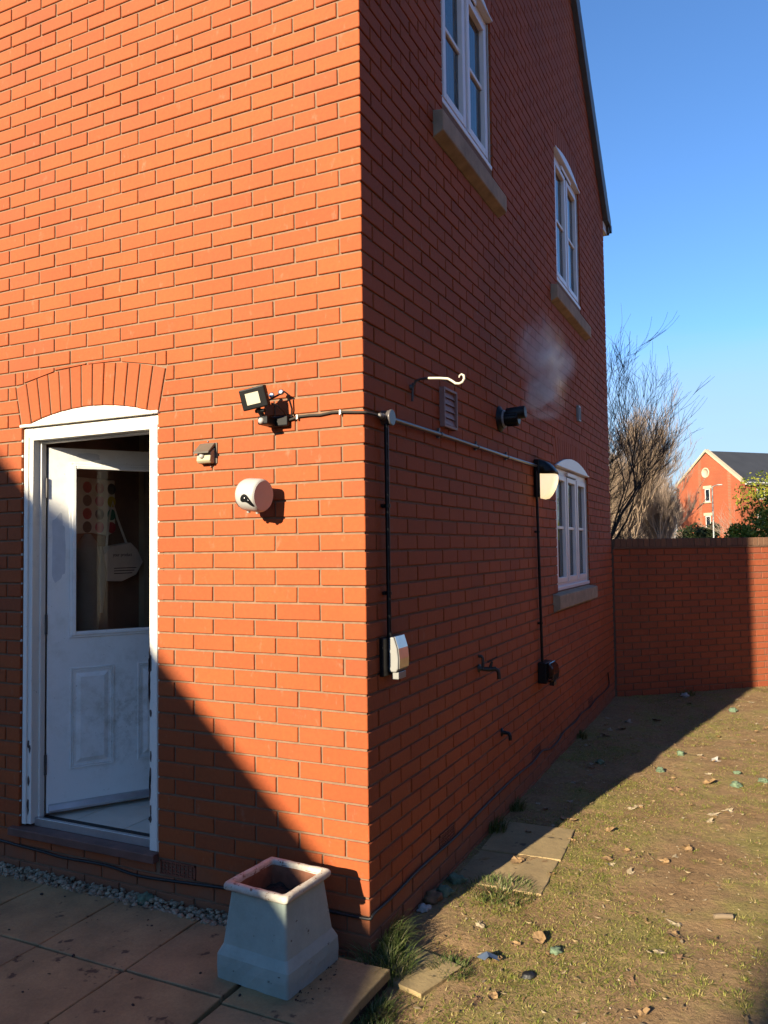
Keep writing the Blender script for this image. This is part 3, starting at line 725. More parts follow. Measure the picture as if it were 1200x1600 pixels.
# flaking paint on the right jamb: bare wood patches
fl = MB()
for i in range(16):
    z = random.uniform(0.3, 1.15); h = random.uniform(0.03, 0.12); xx = b_ - 0.066 + random.uniform(0.0, 0.010)
    pts = []
    for t in range(7):
        an = 2 * math.pi * t / 7; pts.append((xx + math.cos(an) * 0.007 * random.uniform(0.5, 1.2), y0 - 0.0008, z + math.sin(an) * h * 0.5 * random.uniform(0.6, 1.1)))
    fl.add(pts, [tuple(range(7))])
for i in range(5):
    z = random.uniform(0.2, 0.6); xx = a + random.uniform(0.045, 0.062)
    pts = [(xx + math.cos(2 * math.pi * t / 7) * 0.009 * random.uniform(0.5, 1.2), y0 - 0.0008, z + math.sin(2 * math.pi * t / 7) * 0.03 * random.uniform(0.6, 1.1)) for t in range(7)]
    fl.add(pts, [tuple(range(7))])
simple('bare_wood', (0.16, 0.10, 0.08), 0.8)
tag(fl.build('flaked_paint', 'bare_wood', dframe, fixn=False), kind='stuff')

DM = Matrix.Translation((-1.945, 0.10, 0)) @ Matrix.Rotation(R(55), 4, 'Z')
lf = MB(); T = 0.044
lf.box((0, 0, 0.216), (0.138, T, 2.150), DM).box((0.672, 0, 0.216), (0.800, T, 2.150), DM).box((0.138, 0, 0.216), (0.672, T, 1.157), DM).box((0.138, 0, 2.040), (0.672, T, 2.150), DM)
leaf = lf.build('door', 'door_paint', house, bevel=0.0)
bd = MB(); A, B_, Z0, Z1 = 0.108, 0.702, 1.125, 2.072
for (w0, w1_, yy) in ((0.0, 0.014, -0.008), (0.014, 0.030, -0.016)):
    ring(bd, A + w0, B_ - w0, Z0 + w0, Z1 - w0, w1_ - w0 + 0.004, yy, 0.001, DM)
bd.build('glazing_bead', 'door_paint', leaf, bevel=0.003)
MB().add([(0.134, 0.012, 1.15), (0.676, 0.012, 1.15), (0.676, 0.012, 2.045), (0.134, 0.012, 2.045)], [(0, 1, 2, 3)], DM).build('pane', 'door_glass', leaf, fixn=False)
for p0, p1 in ((0.116, 0.342), (0.470, 0.696)):
    q0, q1 = 0.430, 0.965; pm = MB()
    ring(pm, p0, p1, q0, q1, 0.008, -0.006, 0.001, DM)
    ring(pm, p0 + 0.011, p1 - 0.011, q0 + 0.011, q1 - 0.011, 0.007, -0.004, 0.001, DM)
    i0, i1 = 0.030, 0.052
    pm.add([(p0 + i0, 0.0002, q0 + i0), (p1 - i0, 0.0002, q0 + i0), (p1 - i0, 0.0002, q1 - i0), (p0 + i0, 0.0002, q1 - i0), (p0 + i1, -0.008, q0 + i1), (p1 - i1, -0.008, q0 + i1), (p1 - i1, -0.008, q1 - i1), (p0 + i1, -0.008, q1 - i1)],
           [(0, 1, 5, 4), (1, 2, 6, 5), (2, 3, 7, 6), (3, 0, 4, 7), (4, 5, 6, 7)], DM)
    pm.build('panel', 'door_paint', leaf, bevel=0.0015)
wb = MB(); wb.prism([(0.01, -0.030, 0.222), (0.01, 0.0, 0.222), (0.01, 0.0, 0.262), (0.01, -0.012, 0.256), (0.01, -0.030, 0.236)], (0.78, 0, 0), DM); wb.build('weather_bar', 'aluminium', leaf, bevel=0.002)
for z in (1.93, 1.205, 0.47):
    hm = MB(); hm.box((-0.030, 0.002, z - 0.05), (-0.004, 0.012, z + 0.05), DM); hm.tube([(-0.006, -0.004, z - 0.052), (-0.006, -0.004, z + 0.052)], 0.007, 8, M=DM); hm.build('hinge', 'dark_metal', leaf)
def blob_patch(cx, cz, w_, h_, name):
    pts = []; k = 34
    for t in range(k):
        an = 2 * math.pi * t / k; q = 1 + 0.30 * noise.noise((math.cos(an) * 2.1 + cx * 30, math.sin(an) * 2.1, cz * 9))
        pts.append((cx + math.copysign(abs(math.cos(an)) ** 0.7, math.cos(an)) * w_ * q, -0.0006, cz + math.copysign(abs(math.sin(an)) ** 0.7, math.sin(an)) * h_ * q))
    MB().prism(pts, (0, 0.0005, 0), DM).build(name, 'peeled_paint', leaf)
blob_patch(0.055, 1.615, 0.034, 0.165, 'peeled_patch'); blob_patch(0.205, 2.105, 0.06, 0.022, 'peeled_patch')
# dirt smears on the lower rail are in the door paint; the doorstep
st = MB().box((-2.075, -0.032, 0.130), (-1.108, 0.060, 0.1705)); step = st.build('doorstep', 'step_tile', house, bevel=0.004)
MB().box((-2.028, 0.0605, 0.10), (-1.107, 0.30, 0.183)).build('step_core', 'mortar', step)
# hallway
hall = MB()
hall.box((-2.46, 0.27, 0.19), (-2.41, 2.70, 2.60)).box((-2.46, 2.65, 0.19), (-0.30, 2.70, 2.60)).box((-0.35, 0.27, 0.19), (-0.30, 2.65, 2.60)).box((-2.46, 0.27, 2.55), (-0.30, 2.70, 2.60))
hall.build('hallway_lining', 'interior_plaster', house)
hf = MB().box((-2.41, 0.116, 0.10), (-0.35, 2.65, 0.192)).build('hallway_floor', 'interior_dark', house)
for i in range(6):
    for j in range(7):
        x0 = -1.76 - 0.66 + 0.33 * i; yy = 0.118 + 0.33 * j - 0.02
        MB().box((max(x0 + 0.002, -2.40), max(yy + 0.002, 0.117), 0.192), (x0 + 0.328, yy + 0.328, 0.2)).build('floor_tile', 'interior_tile', hf)
# things hung in the hallway, seen dimly through the door pane
def wall_poly(pts, x, th_, name, mat, parent=None):
    return MB().prism([(x, y, z) for y, z in pts], (th_, 0, 0)).build(name, mat, parent, bevel=0.004)
XW = -2.408
pb = thing('apron', (XW, 0.89, 1.70), 'white apron with rows of coloured spots seen through the door glass', 'apron')
wall_poly([(0.70, 2.06), (1.04, 2.06), (1.045, 1.72), (0.98, 1.69), (0.85, 1.71), (0.70, 1.70)], XW + 0.004, 0.02, 'cloth', 'cloth_white', pb)
dc = ['dot_red', 'dot_red', 'dot_grey', 'dot_grey', 'dot_pink', 'dot_yellow', 'dot_red', 'dot_blue', 'dot_green', 'dot_grey', 'dot_pink', 'dot_red']
for i in range(12):
    yy = 0.80 + 0.105 * (i % 3); zz = 2.00 - 0.085 * (i // 3)
    MB().lathe((XW + 0.0245, yy, zz), (1, 0, 0), [(0.037, 0), (0.037, 0.0012)], 18).build('spot', dc[i], pb)
tb = thing('tote_bag', (XW, 1.03, 1.40), 'white tote bag with black lettering hanging behind the door glass', 'bag')
wall_poly([(0.86, 1.56), (0.93, 1.62), (1.11, 1.645), (1.17, 1.60), (1.225, 1.515), (1.16, 1.43), (1.03, 1.39), (0.87, 1.40)], XW + 0.03, 0.07, 'bag_body', 'cloth_white', tb)
MB().tube([(XW + 0.06, 0.93, 1.62), (XW + 0.03, 0.98, 1.80), (XW + 0.02, 1.02, 1.92), (XW + 0.03, 1.06, 1.80), (XW + 0.06, 1.11, 1.64)], 0.008, 6).build('strap', 'cloth_white', tb)
def text(body, M, size, mat, parent, name='lettering'):
    cu = bpy.data.curves.new(name, 'FONT'); cu.body = body; cu.size = size; cu.extrude = 0.0004; ob = bpy.data.objects.new(name, cu); COL.objects.link(ob)
    dg = bpy.context.evaluated_depsgraph_get(); me = bpy.data.meshes.new_from_object(ob.evaluated_get(dg)); bpy.data.objects.remove(ob)
    me.materials.clear(); me.materials.append(MATS[mat]); return link(name, me, None, parent, M=M)
TX = Matrix.Translation((XW + 0.1012, 0.945, 1.555)) @ Matrix.Rotation(math.pi / 2, 4, 'Z') @ Matrix.Rotation(math.pi / 2, 4, 'X')
text('your product', TX, 0.032, 'print_black', tb)
ln = MB()
for i, zz in enumerate((1.475, 1.458, 1.441)): ln.box((XW + 0.1008, 0.955, zz), (XW + 0.1015, 1.16 - 0.02 * i, zz + 0.005))
tag(ln.build('small_print', 'print_black', tb), kind='stuff')
co = thing('coat', (XW, 0.76, 1.1), 'grey coat hanging at the edge of the door glass', 'coat')
MB().lathe((XW + 0.07, 0.76, 1.04), (0, 0, 1), [(0.06, 0), (0.075, 0.15), (0.07, 0.3), (0.06, 0.42), (0.075, 0.5), (0.06, 0.60), (0.02, 0.66)], 12).build('coat_body', 'cloth_grey', co)
MB().tube([(XW + 0.09, 0.84, 1.62), (XW + 0.10, 0.85, 1.45), (XW + 0.09, 0.84, 1.20)], [0.02, 0.032, 0.022], 8).build('sleeve', 'cloth_grey', co)
pk = thing('cupboard', (XW + 0.05, 1.5, 0.2), 'dark cupboard with cream edge post inside the hallway', 'cupboard')
MB().box((XW + 0.002, 1.29, 0.201), (XW + 0.05, 1.345, 2.40)).build('edge_post', 'interior_cream', pk)
MB().box((XW + 0.002, 1.346, 0.201), (XW + 0.30, 1.95, 2.30)).build('carcass', 'interior_dark', pk)

# vents and flue on the gable wall
vt = MB(); a, b_, z0, z1 = 0.885, 1.085, 2.215, 2.425
ring(vt, a, b_, z0, z1, 0.014, -0.028, 0.004, MR); vt.box((a + 0.014, -0.004, z0 + 0.014), (b_ - 0.014, 0.003, z1 - 0.014), MR)
vent = vt.build('wall_vent', 'vent_plastic', house, bevel=0.002)
for i in range(5):
    zz = z0 + 0.018 + i * 0.036
    MB().prism([(a + 0.015, -0.010, zz + 0.0355), (a + 0.015, -0.020, zz), (a + 0.015, -0.017, zz), (a + 0.015, -0.007, zz + 0.0355)], (b_ - a - 0.030, 0, 0), MR).build('louvre', 'vent_plastic', vent)
vt = MB(); a, b_, z0, z1 = 4.385, 4.475, 2.735, 2.88
ring(vt, a, b_, z0, z1, 0.016, -0.024, 0.004, MR)
vent = vt.build('small_vent', 'grey_plastic', house, bevel=0.002); MB().box((a + 0.016, -0.01, z0 + 0.016), (b_ - 0.016, 0.003, z1 - 0.016), MR).build('grille', 'black_matt', vent)
flue = MB(); FY, FZ = 1.955, 2.405
flue.lathe((0.0, FY, FZ), (1, 0, 0), [(0.085, 0), (0.085, 0.006), (0.062, 0.018), (0.060, 0.028)], 24); fl_o = flue.build('boiler_flue', 'black_plastic', house)
MB().lathe((0.0, FY, FZ), (1, 0, 0), [(0.056, 0.0), (0.056, 0.036), (0.050, 0.038)], 24).build('flue_seal', 'grey_plastic', fl_o)
fb = MB(); fb.lathe((0, FY, FZ), (1, 0, 0), [(0.047, 0.034), (0.047, 0.125), (0.040, 0.128)], 24)
for i in range(14):
    an = 2 * math.pi * i / 14; fb.box((0.05, -0.003, 0.046), (0.12, 0.003, 0.051), Matrix.Translation((0, FY, FZ)) @ Matrix.Rotation(an, 4, 'X'))
fb.build('flue_body', 'black_plastic', fl_o)
sp = MB(); sp.lathe((0.05, FY, FZ + 0.028), (1, 0, 0.05), [(0.040, 0), (0.040, 0.118), (0.034, 0.12)], 20); sp.lathe((0.05, FY, FZ + 0.028), (1, 0, 0.05), [(0.030, 0.119), (0.030, 0.1205)], 20); sp.build('flue_spout', 'black_plastic', fl_o)
# overflow stub, small pipe bracket low on the wall
ov = thing('overflow_pipe', (0.0, 1.86, 0.42), 'small dark overflow pipe stub low on the gable wall', 'pipe')
MB().lathe((0.0, 1.86, 0.43), (1, 0, 0), [(0.026, 0), (0.026, 0.006), (0.012, 0.008), (0.012, 0.03)], 14).build('flange', 'black_plastic', ov)
MB().tube([(0.02, 1.86, 0.43), (0.045, 1.86, 0.428), (0.055, 1.86, 0.41), (0.055, 1.86, 0.385)], 0.011, 10).build('elbow', 'black_plastic', ov)

# ------------------------------------------------------------------ garden wall at the back
gwall = thing('garden_wall', (2.2, 8.1, -0.1), 'brick garden wall with brick-on-edge top behind the lawn', 'wall')
mbG = MB().box((0.0, 0.0075, -0.25), (GW_LEN, 0.2075, 1.545), MG); gcore = mbG.build('wall_core', 'mortar_garden', gwall)
sing = {i for i, (c4, s_) in enumerate(garden_list) if rank(MG, c4) > 0}
emit(garden_list, MG, 'brick_garden', gcore, sing, 'brickwork')
back_faces = MB()
MB().box((-0.0, -0.012, 1.541), (GW_LEN, 0.227, 1.556), MG).build('tile_creasing', 'brick_coping', gwall)
cop = MB(); i = 0; s_ = 0.012
while s_ < GW_LEN:
    bxs = ((s_ + 0.004, -0.005, 1.560), (s_ + 0.069, 0.215, 1.652))
    if s_ < 2.9:
        me_b = MB().box((bxs[0][0] - s_, bxs[0][1], bxs[0][2]), (bxs[1][0] - s_, bxs[1][1], bxs[1][2] + random.uniform(-0.002, 0.002))); me = me_b.mesh('coping_brick'); me.materials.append(MATS['brick_coping'])
        link('coping_brick', me, None, gwall, bevel=0.003, M=MG @ Matrix.Translation((s_, random.uniform(-0.002, 0.002), 0)))
    else: cop.box(bxs[0], bxs[1], MG)
    s_ += 0.075
tag(cop.build('coping_run', 'brick_coping', gwall), kind='stuff')
MB().box((0.012, 0.0, 1.557), (GW_LEN, 0.21, 1.640), MG).build('coping_mortar', 'mortar_garden', gwall)

# ------------------------------------------------------------------ things on the front wall
fl = thing('floodlight', (-0.42, 0.0, 2.15), 'black floodlight with motion sensor above the white camera', 'light')
HM = Matrix.Translation((-0.457, -0.134, 2.238)) @ Matrix.Rotation(R(6), 4, 'Z') @ Matrix.Rotation(R(14), 4, 'X') @ Matrix.Rotation(R(-8), 4, 'Y')
HM = HM @ Matrix.Scale(1.03, 4)
hd = MB().box((-0.060, -0.014, -0.044), (0.060, 0.016, 0.044), HM); hd.box((-0.045, 0.016, -0.034), (0.045, 0.026, 0.034), HM); head = hd.build('lamp_head', 'black_plastic', fl, bevel=0.007)
MB().box((-0.033, -0.0150, -0.024), (0.030, -0.0142, 0.024), HM).build('lamp_glass', 'flood_glass', fl)
rb = MB()
for i in range(7): rb.box((-0.040 + i * 0.013, 0.0262, -0.03), (-0.036 + i * 0.013, 0.034, 0.03), HM)
rb.build('cooling_fins', 'black_plastic', fl)
MB().tube([(-0.452, -0.115, 2.195), (-0.450, -0.10, 2.180), (-0.448, -0.085, 2.165)], 0.011, 10).build('neck', 'black_plastic', fl)
MB().lathe((-0.470, -0.105, 2.186), (1, 0, 0), [(0.009, 0), (0.009, 0.045)], 10).build('pivot_bolt', 'black_plastic', fl)
sb = MB().box((-0.468, -0.098, 2.128), (-0.418, -0.03, 2.165)); sb.box((-0.462, -0.03, 2.125), (-0.36, 0.004, 2.172)); sb.build('sensor_body', 'black_plastic', fl, bevel=0.006)
MB().lathe((-0.448, -0.096, 2.144), (-0.25, -1, -0.15), [(0.014, 0), (0.0135, 0.006), (0.010, 0.011), (0.004, 0.013)], 16).build('sensor_lens', 'white_plastic', fl)
MB().tube([(-0.430, -0.085, 2.228), (-0.395, -0.055, 2.255), (-0.362, -0.045, 2.272), (-0.352, -0.035, 2.262), (-0.345, -0.012, 2.20), (-0.350, -0.008, 2.165)], 0.0042, 8).build('stay_arm', 'black_plastic', fl)
for P in ((-0.378, -0.048, 2.272), (-0.424, -0.052, 2.262)):
    MB().lathe(P, (0.3, -1, 0.35), [(0.013, -0.006), (0.013, 0.002), (0.008, 0.004)], 16).build('bolt_cap', 'steel', fl)
MB().tube([(-0.395, -0.10, 2.215), (-0.372, -0.085, 2.205), (-0.365, -0.05, 2.185), (-0.37, -0.02, 2.165)], 0.0045, 8).build('lead', 'black_plastic', fl)

cb = thing('lamp_cable', (-0.2, 0.0, 2.15), 'brown cable clipped along the brick from floodlight to corner box', 'cable')
MB().tube([(-0.375, -0.009, 2.150), (-0.345, -0.009, 2.156), (-0.316, -0.009, 2.164), (-0.26, -0.009, 2.165), (-0.207, -0.009, 2.162), (-0.15, -0.009, 2.168), (-0.105, -0.009, 2.166), (-0.04, -0.009, 2.160), (0.006, -0.008, 2.156), (0.012, 0.0, 2.155), (0.014, 0.03, 2.155), (0.020, 0.09, 2.156)], 0.0052, 8).build('cable_run', 'bark_dark', cb)
for xx, zz in ((-0.318, 2.160), (-0.105, 2.162)):
    MB().box((xx - 0.004, -0.016, zz - 0.008), (xx + 0.004, 0.002, zz + 0.012)).lathe((xx, -0.016, zz - 0.006), (0, -1, 0), [(0.004, 0), (0.003, 0.003)], 8).build('clip', 'steel', cb)

ps = thing('motion_sensor', (-0.80, 0.0, 2.0), 'small hooded motion sensor box between door and white camera', 'sensor')
X0, X1 = -0.848, -0.762
MB().box((X0 + 0.002, -0.006, 1.985), (X1 + 0.008, 0.004, 2.082)).build('back_plate', 'bronze_plastic', ps, bevel=0.002)
MB().prism([(X0, -0.004, 2.080), (X0, -0.012, 2.080), (X0, -0.060, 2.036), (X0, -0.060, 2.028), (X0, -0.004, 2.070)], (X1 - X0, 0, 0)).build('hood', 'bronze_plastic', ps, bevel=0.002)
MB().prism([(X0 + 0.004, -0.004, 2.062), (X0 + 0.004, -0.036, 2.034), (X0 + 0.004, -0.044, 1.998), (X0 + 0.004, -0.034, 1.986), (X0 + 0.004, -0.004, 1.986)], (X1 - X0 - 0.008, 0, 0)).build('sensor_case', 'cream_plastic', ps, bevel=0.005)
MB().lathe((X0 + 0.036, -0.038, 2.018), (-0.1, -1, 0), [(0.013, 0), (0.013, 0.006), (0.010, 0.012), (0.004, 0.015)], 16).build('sensor_dome', 'white_plastic', ps)
for P in ((-0.808, 0.0, 2.090), (-0.792, 0.0, 1.972)): MB().lathe(P, (0, -1, 0), [(0.004, -0.002), (0.004, 0.004), (0.002, 0.005)], 10).build('screw', 'steel', ps)

sc = thing('security_camera', (-0.477, 0.0, 1.76), 'white drum-shaped twin-lens security camera on the sunlit brick', 'camera')
AX = Vector((0.97, -0.10, -0.10)).normalized(); CC = Vector((-0.478, -0.113, 1.822))
dr = MB(); prof = [(0.0101, -0.070), (0.030, -0.068), (0.046, -0.062), (0.057, -0.052), (0.0635, -0.038), (0.066, -0.02), (0.0665, 0.035), (0.0645, 0.046), (0.060, 0.053), (0.056, 0.054)]
prof = [(r_ * 1.09, t_) for r_, t_ in prof]; dr.lathe(CC, AX, prof, 40); dr.build('drum', 'white_plastic', sc)
MB().lathe(CC, AX, [(0.0635, 0.0535), (0.0635, 0.0548)], 40).build('end_cap', 'white_plastic', sc)
# dark lens slots set into the lower front of the drum: curved bands following its surface
a_ = Vector((0, 0, 1)).cross(AX).normalized(); e1 = AX.cross(Vector((0, 1, 0))).normalized()
dn = Vector((0, -1, 0)); dn = (dn - AX * dn.dot(AX)).normalized(); dd = AX.cross(dn).normalized()
if dd.z > 0: dd = -dd
def on_drum(t, ang, off=0.0):
    # radius of the profile at t
    r_ = prof[-1][0]
    for (r0, t0), (r1, t1) in zip(prof, prof[1:]):
        if t0 <= t <= t1: r_ = r0 + (r1 - r0) * (t - t0) / (t1 - t0 + 1e-9); break
    if t < prof[0][1]: r_ = 0
    return CC + AX * t + (dn * math.cos(ang) + dd * math.sin(ang)) * (r_ + off)
def lens_slot(t0, t1, a0, a1, hw, bow, name):
    mb = MB(); N = 18; W = 4; vs_ = []
    for i in range(N + 1):
        q = i / N; tc = t0 + (t1 - t0) * q; an = a0 + (a1 - a0) * q - bow * math.sin(math.pi * q); h_ = hw * max(1 - (2 * q - 1) ** 4, 0.05) ** 0.5
        for j in range(W + 1): vs_.append(on_drum(tc, an + h_ * (2 * j / W - 1), 0.0014))
    fs_ = [(i * (W + 1) + j, i * (W + 1) + j + 1, (i + 1) * (W + 1) + j + 1, (i + 1) * (W + 1) + j) for i in range(N) for j in range(W)]
    mb.add(vs_, fs_, None, True); sl = mb.build(name, 'black_plastic', sc)
    for q in (0.38, 0.68):
        P = on_drum(t0 + (t1 - t0) * q, a0 + (a1 - a0) * q - bow * math.sin(math.pi * q), 0.001); nr = (P - CC - AX * (P - CC).dot(AX)).normalized()
        MB().lathe(P, nr, [(0.0034, 0), (0.003, 0.0012), (0.0015, 0.0018)], 12).build('lens', 'steel', sl)
lens_slot(-0.064, -0.036, R(24), R(70), R(12), R(3), 'lens_slot'); lens_slot(-0.014, 0.050, R(20), R(40), R(13.5), R(15), 'lens_slot')
for t in (-0.02, 0.03): MB().lathe(on_drum(t, R(88)), (0, 0.1, -1), [(0.008, -0.004), (0.008, 0.006), (0.005, 0.008)], 12).build('foot', 'white_plastic', sc)
MB().tube([tuple(CC + Vector((-0.02, 0.05, -0.01))), (-0.495, 0.0, 1.815)], 0.016, 14).lathe((-0.495, 0.002, 1.815), (0, -1, 0), [(0.026, 0), (0.024, 0.010), (0.016, 0.012)], 20).build('wall_bracket', 'dark_metal', sc)

# ------------------------------------------------------------------ things on the gable wall
cd = thing('conduit_run', (0.0, 1.5, 2.16), 'long horizontal grey conduit with round corner box along gable wall', 'conduit')
MB().tube([(0.022, 0.215, 2.160), (0.022, 1.0, 2.166), (0.022, 2.0, 2.168), (0.022, 2.80, 2.176)], 0.0105, 12).build('pipe', 'pvc_conduit', cd)
MB().lathe((0.0, 0.185, 2.158), (1, 0, 0), [(0.033, 0), (0.033, 0.040), (0.036, 0.041), (0.036, 0.047), (0.033, 0.049)], 22).build('junction_box', 'pvc_conduit', cd)
gl = MB(); gl.lathe((0.022, 0.155, 2.157), (0, -1, 0), [(0.012, -0.01), (0.012, 0.008), (0.015, 0.009), (0.015, 0.020), (0.012, 0.022), (0.012, 0.030), (0.014, 0.031), (0.013, 0.046), (0.008, 0.054)], 12); gl.build('cable_gland', 'pvc_conduit', cd)
for yy in (0.835, 1.43, 2.04):
    MB().box((0.0, yy - 0.008, 2.148), (0.014, yy + 0.008, 2.184)).tube([(0.022, yy - 0.007, 2.166), (0.022, yy + 0.007, 2.166)], 0.014, 12).box((0.004, yy - 0.003, 2.184), (0.018, yy + 0.003, 2.200)).build('saddle_clip', 'pvc_conduit', cd)
def drop_pipe(yt, yb, zt, zb_, clips, label):
    o_ = thing('conduit_drop', (0.0, yb, zb_), label, 'conduit')
    MB().tube([(0.022, yt, zt), (0.022, (yt + yb) / 2, (zt + zb_) / 2), (0.022, yb, zb_)], 0.0105, 10).build('pipe', 'black_plastic', o_)
    for zc in clips:
        t = (zt - zc) / (zt - zb_); yy = yt + (yb - yt) * t
        MB().box((0.0, yy - 0.014, zc - 0.008), (0.014, yy + 0.014, zc + 0.008)).tube([(0.022, yy, zc - 0.007), (0.022, yy, zc + 0.007)], 0.014, 10).box((0.0, yy - 0.024, zc - 0.006), (0.012, yy - 0.013, zc + 0.006)).build('saddle_clip', 'black_plastic', o_)
drop_pipe(0.175, 0.178, 2.13, 1.19, (1.77, 1.39), 'black vertical conduit dropping to the grey outdoor socket')
drop_pipe(2.77, 2.83, 2.14, 0.70, (1.69, 1.02), 'black vertical conduit dropping from the lit lamp to the dark socket')

s1 = thing('grey_outdoor_socket', (0.0, 0.20, 1.02), 'pale grey weatherproof socket with glossy lid near the corner', 'socket')
MB().box((0.0, 0.118, 1.035), (0.020, 0.30, 1.200)).build('back_box', 'black_plastic', s1, bevel=0.004)
MB().prism([(0.021, 0.168, 1.050), (0.021, 0.168, 1.200), (0.046, 0.168, 1.200), (0.062, 0.168, 1.150), (0.067, 0.168, 1.105), (0.065, 0.168, 1.065), (0.056, 0.168, 1.050)], (0, 0.115, 0)).build('case', 'grey_plastic', s1, bevel=0.005)
MB().prism([(0.0470, 0.176, 1.202), (0.0490, 0.176, 1.202), (0.0655, 0.176, 1.151), (0.0705, 0.176, 1.105), (0.0685, 0.176, 1.065), (0.0665, 0.176, 1.065), (0.0680, 0.176, 1.105), (0.0630, 0.176, 1.150)], (0, 0.100, 0)).build('glossy_lid', 'steel', s1)
MB().box((0.030, 0.182, 1.018), (0.062, 0.262, 1.049)).build('latch', 'grey_plastic', s1, bevel=0.003)
MB().tube([(0.028, 0.180, 1.195), (0.024, 0.178, 1.225)], 0.010, 10).build('gland', 'black_plastic', s1)
s2 = thing('black_outdoor_socket', (0.0, 2.95, 0.58), 'black weatherproof socket low on the wall below the lamp', 'socket')
MB().box((0.0, 2.77, 0.585), (0.065, 2.965, 0.735)).build('back_box', 'black_plastic', s2, bevel=0.006)
MB().prism([(0.066, 2.78, 0.60), (0.066, 2.78, 0.735), (0.085, 2.78, 0.735), (0.112, 2.78, 0.70), (0.118, 2.78, 0.655), (0.110, 2.78, 0.605), (0.095, 2.78, 0.595)], (0, 0.175, 0)).build('lid', 'smoke_glass', s2, bevel=0.006)
MB().box((0.0665, 2.80, 0.62), (0.075, 2.94, 0.725)).build('socket_plate', 'bronze_plastic', s2, bevel=0.003)
MB().box((0.07, 2.83, 0.565), (0.105, 2.91, 0.594)).build('latch', 'black_plastic', s2, bevel=0.003)

lp = thing('bulkhead_lamp', (0.0, 2.87, 1.93), 'lit wall lamp with black hood and glowing diffuser beside window', 'lamp')
MB().box((0.0, 2.775, 1.945), (0.046, 2.965, 2.225)).build('back_box', 'black_plastic', lp, bevel=0.008)
def half_shell(y0_, y1_, prof_, name, mat):
    """profile in (x,z), swept across the lamp width with rounded cheeks"""
    mb = MB(); N = 12; k = len(prof_); vs_ = []
    for i in range(N + 1):
        q = -1 + 2 * i / N; sc_ = (1 - abs(q) ** 3.2) ** 0.5 if abs(q) < 1 else 0.0; sc_ = 0.35 + 0.65 * sc_
        y = (y0_ + y1_) / 2 + q * (y1_ - y0_) / 2
        for (x, z) in prof_: vs_.append((0.046 + (x - 0.046) * sc_, y, z))
    fs_ = [(i * k + j, i * k + j + 1, (i + 1) * k + j + 1, (i + 1) * k + j) for i in range(N) for j in range(k - 1)]
    fs_ += [tuple(range(k)), tuple(range(N * k, N * k + k))]
    mb.add(vs_, fs_, None, True); return mb.build(name, mat, lp)
half_shell(2.785, 2.955, [(0.046, 1.935), (0.085, 1.940), (0.112, 1.965), (0.138, 2.01), (0.155, 2.06), (0.158, 2.095), (0.152, 2.114), (0.046, 2.118)], 'diffuser', 'lamp_glow')
half_shell(2.778, 2.962, [(0.046, 2.119), (0.160, 2.117), (0.150, 2.145), (0.125, 2.178), (0.090, 2.208), (0.046, 2.224)], 'hood', 'black_plastic')
pl = bpy.data.lights.new('lamp_bulb', 'POINT'); pl.energy = 0.10; pl.color = (1.0, 0.74, 0.42); pl.shadow_soft_size = 0.05
po = bpy.data.objects.new('lamp_bulb', pl); COL.objects.link(po); po.location = (0.21, 2.87, 2.02); po.parent = lp; po.matrix_parent_inverse = WORLD[lp.name].inverted()

hk = thing('basket_bracket', (0.0, 0.5, 2.29), 'hanging-basket hook jutting from the gable wall, its sunlit end coloured pale', 'bracket')
MB().tube([(0.010, 0.5, 2.285), (0.012, 0.5, 2.33), (0.014, 0.5, 2.372)], 0.006, 8).lathe((0.0, 0.5, 2.352), (1, 0, 0), [(0.014, 0), (0.014, 0.010), (0.007, 0.014)], 12).build('back_stay', 'dark_metal', hk)
MB().tube([(0.012, 0.5, 2.350), (0.030, 0.5, 2.380), (0.055, 0.5, 2.387), (0.092, 0.5, 2.387)], 0.0065, 8).build('shaded_arm', 'dark_metal', hk)  # arm is split at the house shadow's edge, dark tone for its shaded part
MB().tube([(0.090, 0.5, 2.387), (0.15, 0.5, 2.381), (0.193, 0.5, 2.374), (0.212, 0.5, 2.362), (0.230, 0.5, 2.348), (0.248, 0.5, 2.345), (0.264, 0.5, 2.351), (0.273, 0.5, 2.366), (0.271, 0.5, 2.381), (0.260, 0.5, 2.388), (0.250, 0.5, 2.382), (0.248, 0.5, 2.373)], [0.0062] * 9 + [0.005, 0.004, 0.003], 10).build('sunlit_arm', 'hook_sunlit_tone', hk)  # sunlight on the outer arm is put into this pale colour

tp = thing('garden_tap', (0.0, 1.47, 0.88), 'dark brass garden tap on the gable wall between the sockets', 'tap')
MB().lathe((0.0, 1.44, 0.885), (1, 0, 0), [(0.024, 0), (0.024, 0.006), (0.013, 0.010), (0.013, 0.03)], 14).tube([(0.0, 1.44, 0.955), (0.018, 1.44, 0.955), (0.026, 1.44, 0.945), (0.026, 1.44, 0.885)], 0.009, 8).build('wall_elbow', 'brass_old', tp)
MB().tube([(0.02, 1.44, 0.883), (0.055, 1.455, 0.880), (0.095, 1.47, 0.884)], [0.012, 0.014, 0.012], 10).tube([(0.085, 1.467, 0.884), (0.105, 1.474, 0.872), (0.110, 1.476, 0.845), (0.110, 1.476, 0.825)], [0.012, 0.012, 0.011, 0.012], 10).build('tap_body', 'brass_old', tp)
MB().tube([(0.062, 1.457, 0.885), (0.075, 1.462, 0.925)], [0.010, 0.007], 8).tube([(0.055, 1.44, 0.922), (0.098, 1.485, 0.948)], [0.006, 0.005], 8).build('tap_handle', 'brass_old', tp)

